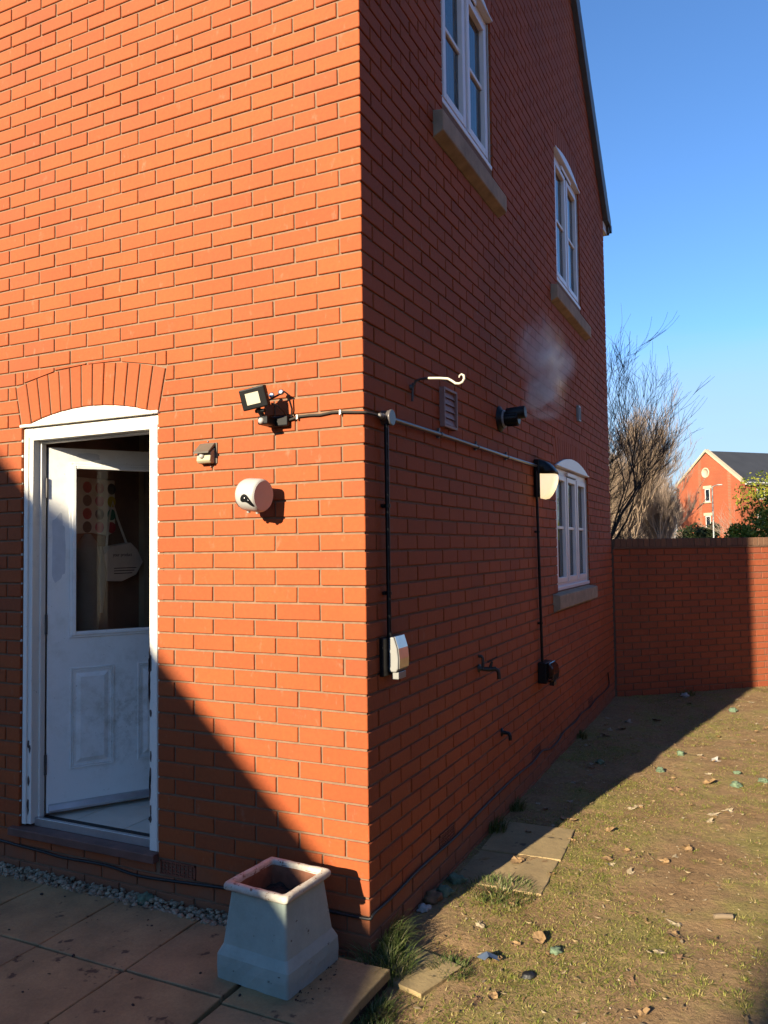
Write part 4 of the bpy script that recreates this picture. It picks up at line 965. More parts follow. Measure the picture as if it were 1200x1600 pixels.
# black cable along the foot of both walls
kc = thing('ground_cable', (0.0, 0.0, 0.07), 'thin black cable running along the foot of both brick walls', 'cable')
pl_ = [(-3.4, 0.10), (-2.6, 0.09), (-2.157, 0.084), (-2.039, 0.078), (-1.85, 0.072), (-1.699, 0.064), (-1.424, 0.070), (-1.223, 0.053), (-0.975, 0.064), (-0.671, 0.081), (-0.40, 0.078), (-0.169, 0.074), (-0.03, 0.075)]
pr_ = [(0.03, 0.086), (0.215, 0.082), (0.517, 0.089), (0.973, 0.076), (1.392, 0.086), (1.827, 0.092), (2.218, 0.088), (2.547, 0.072), (2.819, 0.09), (3.07, 0.048), (3.325, 0.049), (3.567, 0.077), (4.005, 0.066), (4.255, 0.089), (4.608, 0.069), (4.95, 0.091), (5.448, 0.085), (5.66, 0.10), (5.69, 0.14), (5.645, 0.243)]
def smooth_path(P, sub=4):
    out = []
    for i in range(len(P) - 1):
        p0, p1, p2, p3 = P[max(i - 1, 0)], P[i], P[i + 1], P[min(i + 2, len(P) - 1)]
        for q in range(sub):
            t = q / sub; out.append(tuple(0.5 * (2 * b1 + (c_ - a1) * t + (2 * a1 - 5 * b1 + 4 * c_ - d1) * t * t + (-a1 + 3 * b1 - 3 * c_ + d1) * t ** 3) for a1, b1, c_, d1 in zip(p0, p1, p2, p3)))
    return out + [P[-1]]
full = [(x, -0.008, z) for x, z in pl_] + [(0.0, -0.006, 0.076), (0.008, 0.0, 0.079)] + [(0.008, y, z) for y, z in pr_]
MB().tube(smooth_path(full), 0.0065, 7).build('cable_run', 'black_rubber', kc)

# ------------------------------------------------------------------ chimney-pot planter
pot = thing('chimney_pot_planter', (-0.252, -0.30, PZ), 'square tapered pale blue chimney-pot planter on the patio corner', 'planter')
PM = Matrix.Translation((-0.246, -0.30, PZ)) @ Matrix.Rotation(R(-4.5), 4, 'Z')
def sq(h, z, rr=0.012, k=4, m_=7):
    pts = []
    for cxs, cys, a0 in ((1, 1, 0), (-1, 1, 90), (-1, -1, 180), (1, -1, 270)):
        for i in range(k + 1):
            an = R(a0 + 90 * i / k); pts.append((cxs * (h - rr) + rr * math.cos(an), cys * (h - rr) + rr * math.sin(an), z))
    out_ = []
    for q in range(len(pts)):                                   # extra points along the straight sides
        out_.append(pts[q])
        if q % (k + 1) == k:
            a, b2 = Vector(pts[q]), Vector(pts[(q + 1) % len(pts)]); out_ += [tuple(a.lerp(b2, t / m_)) for t in range(1, m_)]
    return out_
def loft(mb, rings, M, cap0=False, cap1=False, sm=False):
    k = len(rings[0]); vs_ = [tuple(Vector(p_) + Vector((noise.noise((p_[0] * 22, p_[1] * 22, p_[2] * 22)), noise.noise((p_[0] * 22 + 9, p_[1] * 22, p_[2] * 22)), noise.noise((p_[0] * 22, p_[1] * 22 + 7, p_[2] * 22)))) * 0.0028) for r_ in rings for p_ in r_]; fs_ = [(i * k + j, i * k + (j + 1) % k, (i + 1) * k + (j + 1) % k, (i + 1) * k + j) for i in range(len(rings) - 1) for j in range(k)]
    if cap0: fs_.append(tuple(range(k))[::-1])
    if cap1: fs_.append(tuple(range((len(rings) - 1) * k, len(rings) * k)))
    mb.add(vs_, fs_, M, sm)
pb_ = MB(); loft(pb_, [sq(0.168, 0.0), sq(0.170, 0.050), sq(0.168, 0.088), sq(0.164, 0.098), sq(0.158, 0.112), sq(0.152, 0.125), sq(0.128, 0.325)], PM); body = pb_.build('pot_body', 'pot_paint', pot)
rim = MB(); loft(rim, [sq(0.128, 0.322), sq(0.146, 0.323), sq(0.151, 0.329), sq(0.151, 0.340), sq(0.147, 0.348), sq(0.140, 0.351), sq(0.126, 0.350), sq(0.121, 0.345), sq(0.121, 0.33)], PM, sm=True); rim.build('pot_rim', 'pot_rim', pot)
inn = MB(); loft(inn, [sq(0.121, 0.336), sq(0.135, 0.16)], PM); inn.build('inner_wall', 'terracotta', pot)
so = MB(); Ns = 14
for j in range(Ns + 1):
    for i in range(Ns + 1):
        x = -0.122 + 0.244 * i / Ns; y = -0.122 + 0.244 * j / Ns; so.v.append(tuple(PM @ Vector((x, y, 0.252 + 0.02 * noise.noise((x * 18, y * 18, 1)) + random.uniform(-0.006, 0.006)))))
for j in range(Ns):
    for i in range(Ns): so.f.append([j * (Ns + 1) + i, j * (Ns + 1) + i + 1, (j + 1) * (Ns + 1) + i + 1, (j + 1) * (Ns + 1) + i]); so.smooth.append(False)
so.build('potting_soil', 'soil_dark', pot, fixn=False)

# ------------------------------------------------------------------ slabs set in the lawn
def lone_slab(x0, x1, y0, y1, rz, label, z):
    o_ = slab(x0, x1, y0, y1, z, None, rz=rz, name='stepping_slab', jit=0.006); tag(o_, label, 'paving slab', 'stepping slabs in the lawn'); return o_
lone_slab(0.025, 0.465, 1.315, 1.805, R(3), 'far buff slab of the pair in the lawn, half in shadow', -0.088)
lone_slab(0.035, 0.475, 0.875, 1.305, R(2), 'near buff slab of the pair in the lawn, its edge under grass', -0.091)
lone_slab(-0.04, 0.325, -0.10, 0.165, R(-16), 'small buff slab beside the patio corner and grass clump', -0.090)

# ------------------------------------------------------------------ gravel strip
gv = MB(); ico_v, ico_f = [], []
bm = bmesh.new(); bmesh.ops.create_icosphere(bm, subdivisions=1, radius=1.0); ico_v = [v.co.copy() for v in bm.verts]; ico_f = [tuple(v.index for v in f.verts) for f in bm.faces]; bm.free()
def stone(mb, P, r_, flat=0.7):
    M_ = Matrix.Translation(P) @ Matrix.Rotation(random.uniform(0, 6.28), 4, 'Z') @ Matrix.Rotation(random.uniform(-0.6, 0.6), 4, 'X')
    sx, sy, sz = r_ * random.uniform(0.8, 1.3), r_ * random.uniform(0.7, 1.1), r_ * flat * random.uniform(0.7, 1.1)
    mb.add([(v.x * sx * random.uniform(0.82, 1.15), v.y * sy * random.uniform(0.82, 1.15), v.z * sz * random.uniform(0.82, 1.15)) for v in ico_v], ico_f, M_)
for i in range(2600):
    x = random.uniform(-3.6, -0.38); y = random.uniform(-0.118, 0.0); layer = random.random()
    stone(gv, (x, y, -0.055 + 0.030 * layer + 0.006 * noise.noise((x * 6, y * 6, 0))), random.uniform(0.007, 0.016))
tag(gv.build('gravel', 'gravel', fixn=False), 'strip of pale gravel between patio slabs and wall', None, kind='stuff')
MB().box((-4.2, -0.12, -0.2), (-0.3, 0.006, -0.058)).build('gravel_trench', 'soil_dark'); tag(bpy.data.objects['gravel_trench'], kind='structure')

# ------------------------------------------------------------------ grass
gb = MB()
def blade(mb, P, h, ang, lean, wd):
    d = Vector((math.cos(ang), math.sin(ang), 0)); s_ = Vector((-math.sin(ang), math.cos(ang), 0)) * wd
    P = Vector(P); p1 = P + d * lean * 0.35 + Vector((0, 0, h * 0.6)); p2 = P + d * lean + Vector((0, 0, h))
    o = len(mb.v); mb.v += [tuple(P - s_), tuple(P + s_), tuple(p1 + s_ * 0.7), tuple(p1 - s_ * 0.7), tuple(p2)]
    mb.f += [[o, o + 1, o + 2, o + 3], [o + 3, o + 2, o + 4]]; mb.smooth += [False, False]
def slab_clear(x, y):
    if 0.035 < x < 0.455 and 0.93 < y < 1.80: return True
    if -0.01 < x < 0.29 and -0.06 < y < 0.13: return True
    if x < 0.150 and y < -0.12: return True
    return False
cnt = 0
while cnt < 105000:
    y = -0.9 + 8.6 * random.random() ** 1.35; x = random.uniform(-0.05, 2.6) if y < 4 else random.uniform(0.0, 3.6)
    if y < 0 and x < 0.15 or y < 0 and x < 0: continue
    if y > 6.135 + 0.9 * x - 0.02: continue
    if slab_clear(x, y): continue
    dns = 0.42 + 0.95 * noise.noise((x * 1.7 + 4, y * 1.3, 0.5)) + 0.7 * noise.noise((x * 5.2, y * 5.2, 7.7))
    dns += 0.35 * max(0, 1 - abs(x - 0.55) / 0.5) * (1 if y < 2.2 else 0.3)
    dns -= 0.38 * max(0, min(1, (x - 0.85) / 0.4)) * (1 if y < 3.0 else 0.3)
    if y < 0.35: dns -= 0.15
    if random.random() > dns * 1.05: continue
    h = random.uniform(0.003, 0.012) * (1.25 if random.random() < 0.15 else 1); cnt += 1
    blade(gb, (x, y, lawn_h(x, y) - 0.003), h, random.uniform(0, 6.28), random.uniform(0.008, 0.034), random.uniform(0.0013, 0.0026))
for i in range(420):                                            # green tussocks
    x = random.uniform(0.1, 2.2); y = -0.4 + 6.5 * random.random() ** 1.5
    if slab_clear(x, y) or (y < 0 and x < 0.16): continue
    if noise.noise((x * 1.7 + 4, y * 1.3, 0.5)) < -0.05 and random.random() < 0.6: continue
    for j in range(random.randint(14, 40)):
        an = random.uniform(0, 6.28); r_ = random.random() * 0.035
        px_, py_ = x + r_ * math.cos(an), y + r_ * math.sin(an)
        blade(gb, (px_, py_, lawn_h(px_, py_) - 0.003), random.uniform(0.006, 0.018), an + random.uniform(-0.7, 0.7), random.uniform(0.01, 0.04), random.uniform(0.0012, 0.0022))
tag(gb.build('grass', 'grass', fixn=False), 'thin patchy short grass over the lawn earth', None, kind='stuff')
def tuft(cx, cy, spread, nb, hmax, label, name='grass_clump'):
    mb = MB()
    for i in range(nb):
        an = random.uniform(0, 6.28); r_ = spread * random.random() ** 0.6; x, y = cx + r_ * math.cos(an), cy + r_ * math.sin(an)
        if x < 0.0 and y > -0.0 : x = 0.01
        h = hmax * random.uniform(0.3, 1.0); ln_ = h * random.uniform(0.3, 1.1); ang = an + random.uniform(-0.8, 0.8)
        d = Vector((math.cos(ang), math.sin(ang), 0)); 
        if x + d.x * ln_ < 0.0 and y > -0.02: d.x = abs(d.x)
        sv = Vector((-d.y, d.x, 0)) * random.uniform(0.0015, 0.0028); P = Vector((x, y, lawn_h(x, y) - 0.005)); o = len(mb.v); K = 4
        for q in range(K + 1):
            t = q / K; c = P + d * ln_ * t * t + Vector((0, 0, h * (1.6 * t - 0.75 * t * t))); w_ = sv * (1 - t) ** 0.6
            mb.v += [tuple(c - w_), tuple(c + w_)]
        for q in range(K): mb.f.append([o + 2 * q, o + 2 * q + 1, o + 2 * q + 3, o + 2 * q + 2]); mb.smooth.append(False)
    return tag(mb.build(name, 'grass_green', fixn=False), label, 'grass', None)
tuft(0.09, -0.03, 0.11, 520, 0.125, 'long green grass clump at the foot of the house corner')
tuft(0.03, 0.12, 0.07, 260, 0.15, 'grass clump with pale straws against the gable wall by the corner')
tuft(0.16, -0.30, 0.09, 420, 0.055, 'short dark grass along the shaded edge of the patio slab')
tuft(0.22, -0.45, 0.12, 420, 0.05, 'short grass in shade at the bottom beside the patio')
tuft(0.03, 1.62, 0.06, 200, 0.11, 'weedy grass clump between the far lawn slab and the wall')
tuft(0.03, 2.05, 0.06, 150, 0.09, 'small weed clump at the wall foot past the lawn slabs')
tuft(0.32, 0.08, 0.09, 360, 0.045, 'short sunny grass at the right edge of the small slab')
tuft(0.30, 0.84, 0.17, 700, 0.045, 'bright grass growing over the near edge of the slab pair')
tuft(0.02, 4.1, 0.06, 140, 0.08, 'dark weed clump at the wall foot near the far socket')
tuft(0.72, 6.52, 0.08, 160, 0.08, 'grass clump at the foot of the garden wall beside the white stone')

# ------------------------------------------------------------------ litter on the lawn
def leaf_mesh(k):
    rr = random.Random(k); lob = [1.0, 0.55, 0.92, 0.5, 0.8, 0.42, 0.62, 0.3, 0.62, 0.42, 0.8, 0.5, 0.92, 0.55] if k % 3 else [1.0, 0.86, 0.72, 0.6, 0.5, 0.44, 0.4, 0.36, 0.4, 0.44, 0.5, 0.6, 0.72, 0.86]
    mb = MB(); pts = []; n_ = len(lob); cu_ = rr.uniform(0.15, 0.6); fold = rr.uniform(0.1, 0.5) * rr.choice((-1, 1))
    def lift(x, y): return cu_ * (x * x) * 0.5 + abs(y) * fold * 0.6 + 0.22 * noise.noise((x * 3, y * 3, k))
    for ring_ in (0.5, 1.0):
        for i in range(n_):
            an = 2 * math.pi * i / n_; r_ = lob[i] * ring_ * rr.uniform(0.88, 1.08); x, y = r_ * math.cos(an), r_ * math.sin(an) * 0.85; pts.append((x, y, lift(x, y)))
    pts.append((0, 0, 0)); c = len(pts) - 1
    f = [(c, i, (i + 1) % n_) for i in range(n_)] + [(i, n_ + i, n_ + (i + 1) % n_, (i + 1) % n_) for i in range(n_)]
    mb.add(pts, f); st_ = len(mb.v); mb.add([(-0.3, -0.02, 0.01), (-0.9, -0.015, 0.10), (-0.9, 0.015, 0.10), (-0.3, 0.02, 0.01)], [(0, 1, 2, 3)])
    return mb.mesh('dry_leaf')
LM = []
for k in range(9):
    me = leaf_mesh(k); me.materials.append(MATS[('leaf_tan', 'leaf_brown', 'leaf_pale')[k % 3]]); LM.append(me)
def leaf_at(x, y, s_, k, z=0.006):
    ob = bpy.data.objects.new('dry_leaf', LM[k]); COL.objects.link(ob); ob.location = (x, y, lawn_h(x, y) + z); ob.scale = (s_, s_, s_)
    ob.rotation_euler = (random.uniform(-0.2, 0.2), random.uniform(-0.2, 0.2), random.uniform(0, 6.28))
    colr = ('tan', 'brown', 'pale')[k % 3]; shp = 'lobed' if k % 3 else 'oval'; big = 'large' if s_ > 0.055 else ('small' if s_ < 0.032 else 'curled')
    shade = x < 0.19 * y + 0.02
    if y > 5.2: plc = 'in the shade by the garden wall' if shade else 'on the sunny lawn by the garden wall'
    elif shade: plc = 'in the house shadow at mid lawn' if y > 2.4 else 'in the house shadow near the lawn slabs'
    elif y > 3.4: plc = 'on the far sunny lawn'
    elif y > 1.8: plc = 'on the middle of the sunny lawn' if x < 1.0 else 'at mid lawn towards the right edge'
    elif y > 0.8: plc = 'on the lawn right of the slab pair'
    else: plc = 'on the near lawn at the bottom'
    tag(ob, f'{big} {colr} {shp} dry leaf {plc}', 'leaf', 'dry leaves scattered on the lawn'); return ob
KEY = [(0.59, 0.43, .05), (0.48, -0.08, .045), (0.53, -0.03, .035), (1.12, 0.71, .05), (1.13, 0.52, .035), (0.71, 1.44, .045), (0.83, 1.32, .035), (0.91, 2.85, .06), (1.10, 3.10, .06), (1.26, 2.54, .05), (1.17, 2.43, .05), (0.24, 2.79, .045), (0.28, 1.23, .055), (1.07, 1.81, .04), (1.0, 0.26, .035), (1.05, 0.06, .035), (0.21, 2.13, .035), (0.22, 4.25, .06), (0.3, 4.58, .06), (0.31, 4.89, .06), (0.55, 5.08, .06)]
for i, (x, y, s_) in enumerate(KEY): leaf_at(x, y, s_ * 1.15, [0, 1, 0, 3, 4, 6, 2, 4, 0, 2, 5, 8, 3][i % 13])
lr = random.Random(21)
for i in range(112):
    y = 0.0 + 6.7 * lr.random() ** 0.75; x = lr.uniform(0.06, 0.25 + 0.22 * y + 0.9)
    if y > 6.0 + 0.9 * x: continue
    if slab_clear(x, y) and lr.random() < 0.8: continue
    leaf_at(x, y, lr.uniform(0.018, 0.052), lr.choice([0, 1, 2, 2, 5, 8, 3, 6]))
def lump_thing(name, x, y, r_, mat, label, cat, group=None, z=None, flat=0.55):
    bm = bmesh.new(); bmesh.ops.create_icosphere(bm, subdivisions=3, radius=1.0); sd_ = random.uniform(0, 50)
    for v in bm.verts:
        q = 1 + 0.55 * noise.noise((v.co.x * 1.6 + sd_, v.co.y * 1.6, v.co.z * 1.6)) + 0.22 * noise.noise((v.co.x * 4 + sd_, v.co.y * 5, v.co.z * 5)); v.co *= q; v.co.z *= flat
    bmesh.ops.scale(bm, vec=(r_, r_ * 0.85, r_), verts=bm.verts); me = bpy.data.meshes.new(name); bm.to_mesh(me); bm.free()
    for p_ in me.polygons: p_.use_smooth = True
    o_ = link(name, me, mat, None, M=Matrix.Translation((x, y, (lawn_h(x, y) if z is None else z) + r_ * flat * 0.6)) @ Matrix.Rotation(random.uniform(0, 6), 4, 'Z')); return tag(o_, label, cat, group)
for (x, y, r_, lb) in [(1.2, 5.78, .042, 'turquoise lump farthest back, near the garden wall shadow'), (0.87, 3.83, .034, 'turquoise lump in sun beside the house shadow edge, the farther one'), (0.77, 3.29, .034, 'turquoise lump in sun beside the house shadow edge, the nearer one'),
                      (1.29, 3.1, .038, 'largest turquoise lump on the right of the sunny lawn'), (1.29, 3.43, .026, 'faint small turquoise lump behind the largest sunny one'), (1.46, 3.3, .032, 'turquoise lump at the right edge of the lawn'), (0.33, 3.32, .034, 'turquoise lump lying in the shadow of the house')]:
    lump_thing('green_lump', x, y, r_, 'chalk_green', lb, 'lump', 'turquoise-green lumps on the lawn')
lump_thing('green_lump', 0.67, 0.38, 0.026, 'chalk_green', 'turquoise-green lump nearest the viewer on the lawn', 'lump', None, None, 0.5)
lump_thing('green_lump', 0.055, 0.69, 0.046, 'chalk_green', 'large turquoise lump against the gable wall foot', 'lump')
lump_thing('green_lump', 0.06, 0.85, 0.042, 'chalk_green', 'turquoise lump at the wall foot touching the near slab', 'lump')
lump_thing('green_lump', -1.15, -0.045, 0.040, 'chalk_green', 'dull turquoise lump lying in the gravel strip', 'lump', None, -0.04)
lump_thing('white_stone', 0.70, 6.40, 0.050, 'white_stone', 'white stone block at the foot of the garden wall', 'stone')
lump_thing('brick_fragment', 0.035, 0.60, 0.045, 'leaf_brown', 'broken brick fragment beside the turquoise lump at wall foot', 'brick piece')
lump_thing('pale_stone', 0.03, 0.50, 0.030, 'white_stone', 'small pale stone at the wall foot behind grass clump', 'stone')
lump_thing('black_ball', 0.61, 0.17, 0.024, 'black_rubber', 'small black rubber scrap on the sunny lawn', 'scrap', None, None, 0.6)
o_ = leaf_at(1.12, 3.74, 0.07, 2); me = o_.data.copy(); me.materials.clear(); me.materials.append(MATS['white_stone']); o_.data = me; o_.name = 'paper_scrap'; tag(o_, 'torn white paper scrap on the far sunny lawn', 'paper'); del o_['group']
tw = thing('seed_pod', (1.28, 0.95, LAWN_Z), 'tan tube-shaped twig lying on the right of the lawn', 'twig')
MB().tube([(1.25, 0.94, LAWN_Z + 0.018), (1.28, 0.955, LAWN_Z + 0.02), (1.325, 0.975, LAWN_Z + 0.018)], [0.011, 0.012, 0.011], 9).build('pod', 'twig', tw)
sp_o = thing('plastic_scrap', (0.43, 0.2, LAWN_Z), 'dark blue crumpled plastic scrap near the small slab', 'scrap')
pm = MB(); pp = []
for i in range(8):
    an = i * 0.785; pp.append((0.43 + 0.055 * math.cos(an) * random.uniform(0.4, 1.1), 0.2 + 0.03 * math.sin(an) * random.uniform(0.6, 1.2), LAWN_Z + random.uniform(0.008, 0.035)))
pm.add(pp + [(0.43, 0.2, LAWN_Z + 0.04)], [(i, (i + 1) % 8, 8) for i in range(8)]).build('sheet', 'blue_scrap', sp_o, fixn=False)
peb = MB()
for i in range(240):
    y = 0.0 + 6.5 * random.random(); x = random.uniform(0.03, 0.25 + 0.2 * y + 1.2)
    if y > 6.0 + 0.9 * x or slab_clear(x, y): continue
    stone(peb, (x, y, lawn_h(x, y) + 0.002), random.uniform(0.002, 0.006))
tag(peb.build('lawn_grit', 'gravel', fixn=False), 'small pale grit scattered over the lawn', None, kind='stuff')
bits = MB(); br_ = random.Random(5)
for i in range(2600):                                           # crumbs of dead leaf and straw
    y = -0.5 + 7.2 * br_.random() ** 1.1; x = br_.uniform(0.02, 2.3)
    if y > 6.0 + 0.9 * x or slab_clear(x, y) or (x < 0.16 and y < 0): continue
    an = br_.uniform(0, 6.28); l_ = br_.uniform(0.004, 0.018); w_ = l_ * br_.uniform(0.15, 0.6); z = lawn_h(x, y) + br_.uniform(0.002, 0.010)
    c, s_ = math.cos(an), math.sin(an)
    bits.add([(x + c * l_, y + s_ * l_, z + br_.uniform(-0.002, 0.006)), (x - s_ * w_, y + c * w_, z), (x - c * l_, y - s_ * l_, z + br_.uniform(-0.002, 0.006)), (x + s_ * w_, y - c * w_, z)], [(0, 1, 2, 3)])
grass_material('litter', [(0.0, (0.30, 0.18, 0.08)), (0.5, (0.42, 0.30, 0.15)), (1.0, (0.52, 0.42, 0.27))], 0.1)
tag(bits.build('leaf_crumbs', 'litter', fixn=False), 'crumbs of dead leaf and straw over the lawn', None, kind='stuff')
deb = MB(); br_ = random.Random(9)
for i in range(90):                                             # dark crumbs on the patio
    x = br_.uniform(-2.0, 0.1); y = br_.uniform(-1.6, -0.12)
    stone(deb, (x, y, PZ + 0.001), br_.uniform(0.003, 0.010), 0.35)
for i in range(70):
    t = br_.random(); x = -0.085 + 0.09 * br_.random() ** 2.2; y = -0.47 + 0.36 * t
    stone(deb, (x, y, PZ + 0.001), br_.uniform(0.0015, 0.0085) * br_.random(), 0.4)
tag(deb.build('patio_crumbs', 'soil_dark', fixn=False), 'dark crumbs of earth scattered on the patio slabs', None, kind='stuff')

# ------------------------------------------------------------------ trees and background
def bare_tree(name, base, h, spread, levels, kids, mats, label, seed, lean=(0, 0), r0=0.09, twig_r=0.004, stems=1, up=0.25, group=None, sides=4):
    rr = random.Random(seed); t = thing(name, base, label, 'tree', group); trunk = MB(); crown = MB(); base = Vector(base)
    def grow(P, d, L_, r_, lev):
        pts = [P.copy()]; rs = [r_]; K = 5 if lev < 2 else 4; c = P.copy(); dd_ = d.copy(); bend = Vector((rr.uniform(-1, 1), rr.uniform(-1, 1), rr.uniform(-0.4, 0.7))) * 0.16
        for i in range(K):
            dd_ = (dd_ + bend + Vector((0, 0, up * 0.22)) + Vector((rr.gauss(0, .07), rr.gauss(0, .07), rr.gauss(0, .05)))).normalized(); c = c + dd_ * L_ / K; pts.append(c.copy()); rs.append(max(r_ * (1 - 0.75 * (i + 1) / K), twig_r * 0.6))
        (trunk if lev == 0 else crown).tube(pts, rs, 6 if lev == 0 else (sides if lev < 3 else 3), cap=False)
        if lev >= levels: return
        nk = kids[lev]
        for q in range(nk):
            f_ = rr.uniform(0.25, 1.0) if lev else rr.uniform(0.30, 1.0); i = min(int(f_ * K), K - 1); Q = pts[i].lerp(pts[i + 1], f_ * K - i)
            ax = (pts[i + 1] - pts[i]).normalized(); o1 = ax.orthogonal().normalized(); o2 = ax.cross(o1); an = rr.uniform(0, 6.28); sp_a = rr.uniform(0.35, 0.95) * spread
            nd = (ax + (o1 * math.cos(an) + o2 * math.sin(an)) * sp_a + Vector((lean[0], lean[1], 0)) * 0.3).normalized()
            grow(Q, nd, L_ * rr.uniform(0.45, 0.72), max(rs[i] * 0.62, twig_r), lev + 1)
    for s_ in range(stems):
        d0 = Vector((rr.uniform(-0.35, 0.35) + lean[0], rr.uniform(-0.35, 0.35) + lean[1], 1.0)) if stems > 1 else Vector((lean[0], lean[1], 1.0))
        grow(base + Vector((rr.uniform(-.1, .1), rr.uniform(-.1, .1), -0.1)) * (stems > 1), d0.normalized(), h * rr.uniform(0.42, 0.62), r0, 0)
    trunk.build('trunk', mats, t, fixn=False); crown.build('crown', mats, t, fixn=False); return t
bare_tree('bare_tree', (-1.75, 11.8, -0.1), 6.4, 0.70, 4, [9, 6, 5, 4], 'bark_dark', 'dark bare tree with sweeping twigs just past the house edge', 3, (0.10, 0.0), 0.055, 0.0036, 5, 0.42)
bare_tree('bare_shrub', (-1.35, 11.2, -0.1), 2.6, 0.85, 4, [9, 7, 6, 4], 'bark_dark', 'dense dark bare shrub behind the left end of the garden wall', 11, (0.02, 0.0), 0.030, 0.0032, 7, 0.10)
bare_tree('willow_tree', (-4.6, 37.5, -0.1), 8.0, 0.42, 4, [12, 8, 6, 5], 'bark_brown', 'tall brown bare willow behind the dark tree', 5, (0, 0), 0.10, 0.0075, 4, 0.6)
bare_tree('willow_tree', (-3.4, 44.0, -0.1), 6.2, 0.42, 4, [11, 8, 6, 5], 'bark_pale', 'pale bare willow right of the tall one', 8, (0, 0), 0.09, 0.008, 4, 0.6)
bare_tree('copse_tree', (-6.8, 66.0, -0.1), 7.2, 0.45, 4, [12, 8, 6, 4], 'bark_pale', 'far pale bare tree left of the distant gable', 14, (0, 0), 0.15, 0.016, 4, 0.5)
bare_tree('copse_tree', (-10.0, 72.0, -0.1), 9.0, 0.5, 4, [12, 8, 6, 4], 'bark_brown', 'far brown bare tree behind the willows', 17, (0, 0), 0.16, 0.016, 5, 0.5)
bare_tree('bare_sapling', (1.75, 30.0, -0.1), 3.4, 0.6, 3, [7, 5, 4], 'bark_pale', 'thin bare sapling in front of the distant slate roof', 23, (0, 0), 0.03, 0.005, 3, 0.4)
def leafy(name, c, rad, nleaf, size, mat, label, seed, cat='bush', squash=1.0, trunk_h=0.6):
    rr = random.Random(seed); t = thing(name, (c[0], c[1], -0.1), label, cat); mb = MB(); cl = []
    for i in range(60):
        v = Vector((rr.gauss(0, 1), rr.gauss(0, 1), rr.gauss(0, 1))).normalized() * (0.45 + 0.45 * rr.random()); cl.append((v, rr.uniform(0.22, 0.42)))
    for i in range(nleaf):
        v, r_ = rr.choice(cl); q = v + Vector((rr.gauss(0, 1), rr.gauss(0, 1), rr.gauss(0, 1))).normalized() * r_ * rr.random() ** 0.4
        P = Vector((c[0] + q.x * rad[0], c[1] + q.y * rad[1], c[2] + q.z * rad[2]))
        if P.z < -0.05: continue
        a = Vector((rr.gauss(0, 1), rr.gauss(0, 1), rr.gauss(0, 1))).normalized(); b2 = a.orthogonal().normalized(); s_ = size * rr.uniform(0.6, 1.3)
        mb.add([P - a * s_, P + b2 * s_ * 0.45, P + a * s_, P - b2 * s_ * 0.45], [(0, 1, 2, 3)])
    mb.build('crown', mat, t, fixn=False)
    st_ = MB()
    for i in range(5): st_.tube([(c[0] + rr.uniform(-.2, .2), c[1] + rr.uniform(-.2, .2), -0.15), (c[0] + rr.uniform(-.4, .4) * rad[0], c[1] + rr.uniform(-.4, .4) * rad[1], c[2] + 0.3 * rad[2])], [0.05, 0.02], 6)
    st_.build('trunk', 'bark_dark', t); return t
leafy('evergreen_bush', (2.35, 19.3, 1.60), (1.55, 1.5, 1.75), 52000, 0.05, 'evergreen', 'yellow-green evergreen bush above the garden wall at right', 4)
leafy('dark_hedge', (-2.0, 55.0, 1.3), (1.6, 1.4, 1.75), 6000, 0.14, 'hedge_green', 'low dark green bush in front of the distant gable', 6)
# far scrub and woodland masses that read as one
wd = MB(); rr = random.Random(77)
for i in range(16000):
    x = rr.uniform(-34, -7.6); y = rr.uniform(84, 110); zt = 7.5 + 3.0 * noise.noise((x * 0.25, 0, 0)); z = rr.uniform(0, zt); l_ = rr.uniform(0.4, 1.1); an = rr.gauss(0, 0.3)
    wd.add([(x, y, z), (x + 0.045, y, z), (x + 0.03 + an * l_, y + rr.gauss(0, .2), z + l_)], [(0, 1, 2)])
tag(wd.build('far_woodland', 'bark_pale', fixn=False), 'far brown winter woodland behind the trees', None, kind='stuff')
sc_ = MB()
for i in range(9000):
    x = rr.uniform(-9, -3.4); y = rr.uniform(46, 60); z = rr.uniform(-0.1, 3.0) * rr.random() ** 0.3; l_ = rr.uniform(0.2, 0.6); an = rr.gauss(0, 0.4)
    sc_.add([(x, y, z), (x + 0.03, y, z), (x + 0.02 + an * l_, y + rr.gauss(0, .2), z + l_)], [(0, 1, 2)])
tag(sc_.build('far_scrub', 'bark_brown', fixn=False), 'low brown scrub beyond the garden wall', None, kind='stuff')

# distant brick house
FHo = Vector((0.05, 79.3, -0.1)); gd = Vector((-0.721, 0.692, 0)); ld = Vector((0.692, 0.721, 0))
FHM = Matrix(((gd.x, ld.x, 0, FHo.x), (gd.y, ld.y, 0, FHo.y), (0, 0, 1, 0), (0, 0, 0, 1)))        # local x along gable, y along length
fh = thing('distant_house', tuple(FHo), 'distant red brick house with cream gable coping and slate roof', 'house')
GWd, EV, AP, LN = 8.5, 7.55, 10.75, 24.0
MB().prism([(0, 0, -0.3), (GWd, 0, -0.3), (GWd, 0, EV), (GWd / 2, 0, AP - 0.15), (0, 0, EV)], (0, LN, 0), FHM).build('wall', 'far_brick', fh)
rf = MB()
for sgn in (0, 1):
    xe = -0.35 if sgn == 0 else GWd + 0.35; ze = EV - 0.25
    rf.prism([(xe, 0.40, ze), (GWd / 2, 0.40, AP), (GWd / 2, 0.40, AP + 0.12), (xe, 0.40, ze + 0.12)], (0, LN - 0.4, 0), FHM)
rf_o = rf.build('roof', 'slate_roof', fh)
cp = MB()
for sgn in (0, 1):
    xe = -0.18 if sgn == 0 else GWd + 0.18
    cp.prism([(xe, -0.06, EV - 0.14), (GWd / 2, -0.06, AP + 0.02), (GWd / 2, -0.06, AP + 0.28), (xe, -0.06, EV + 0.14)], (0, 0.45, 0), FHM)
cp.build('gable_coping', 'far_stone', rf_o)
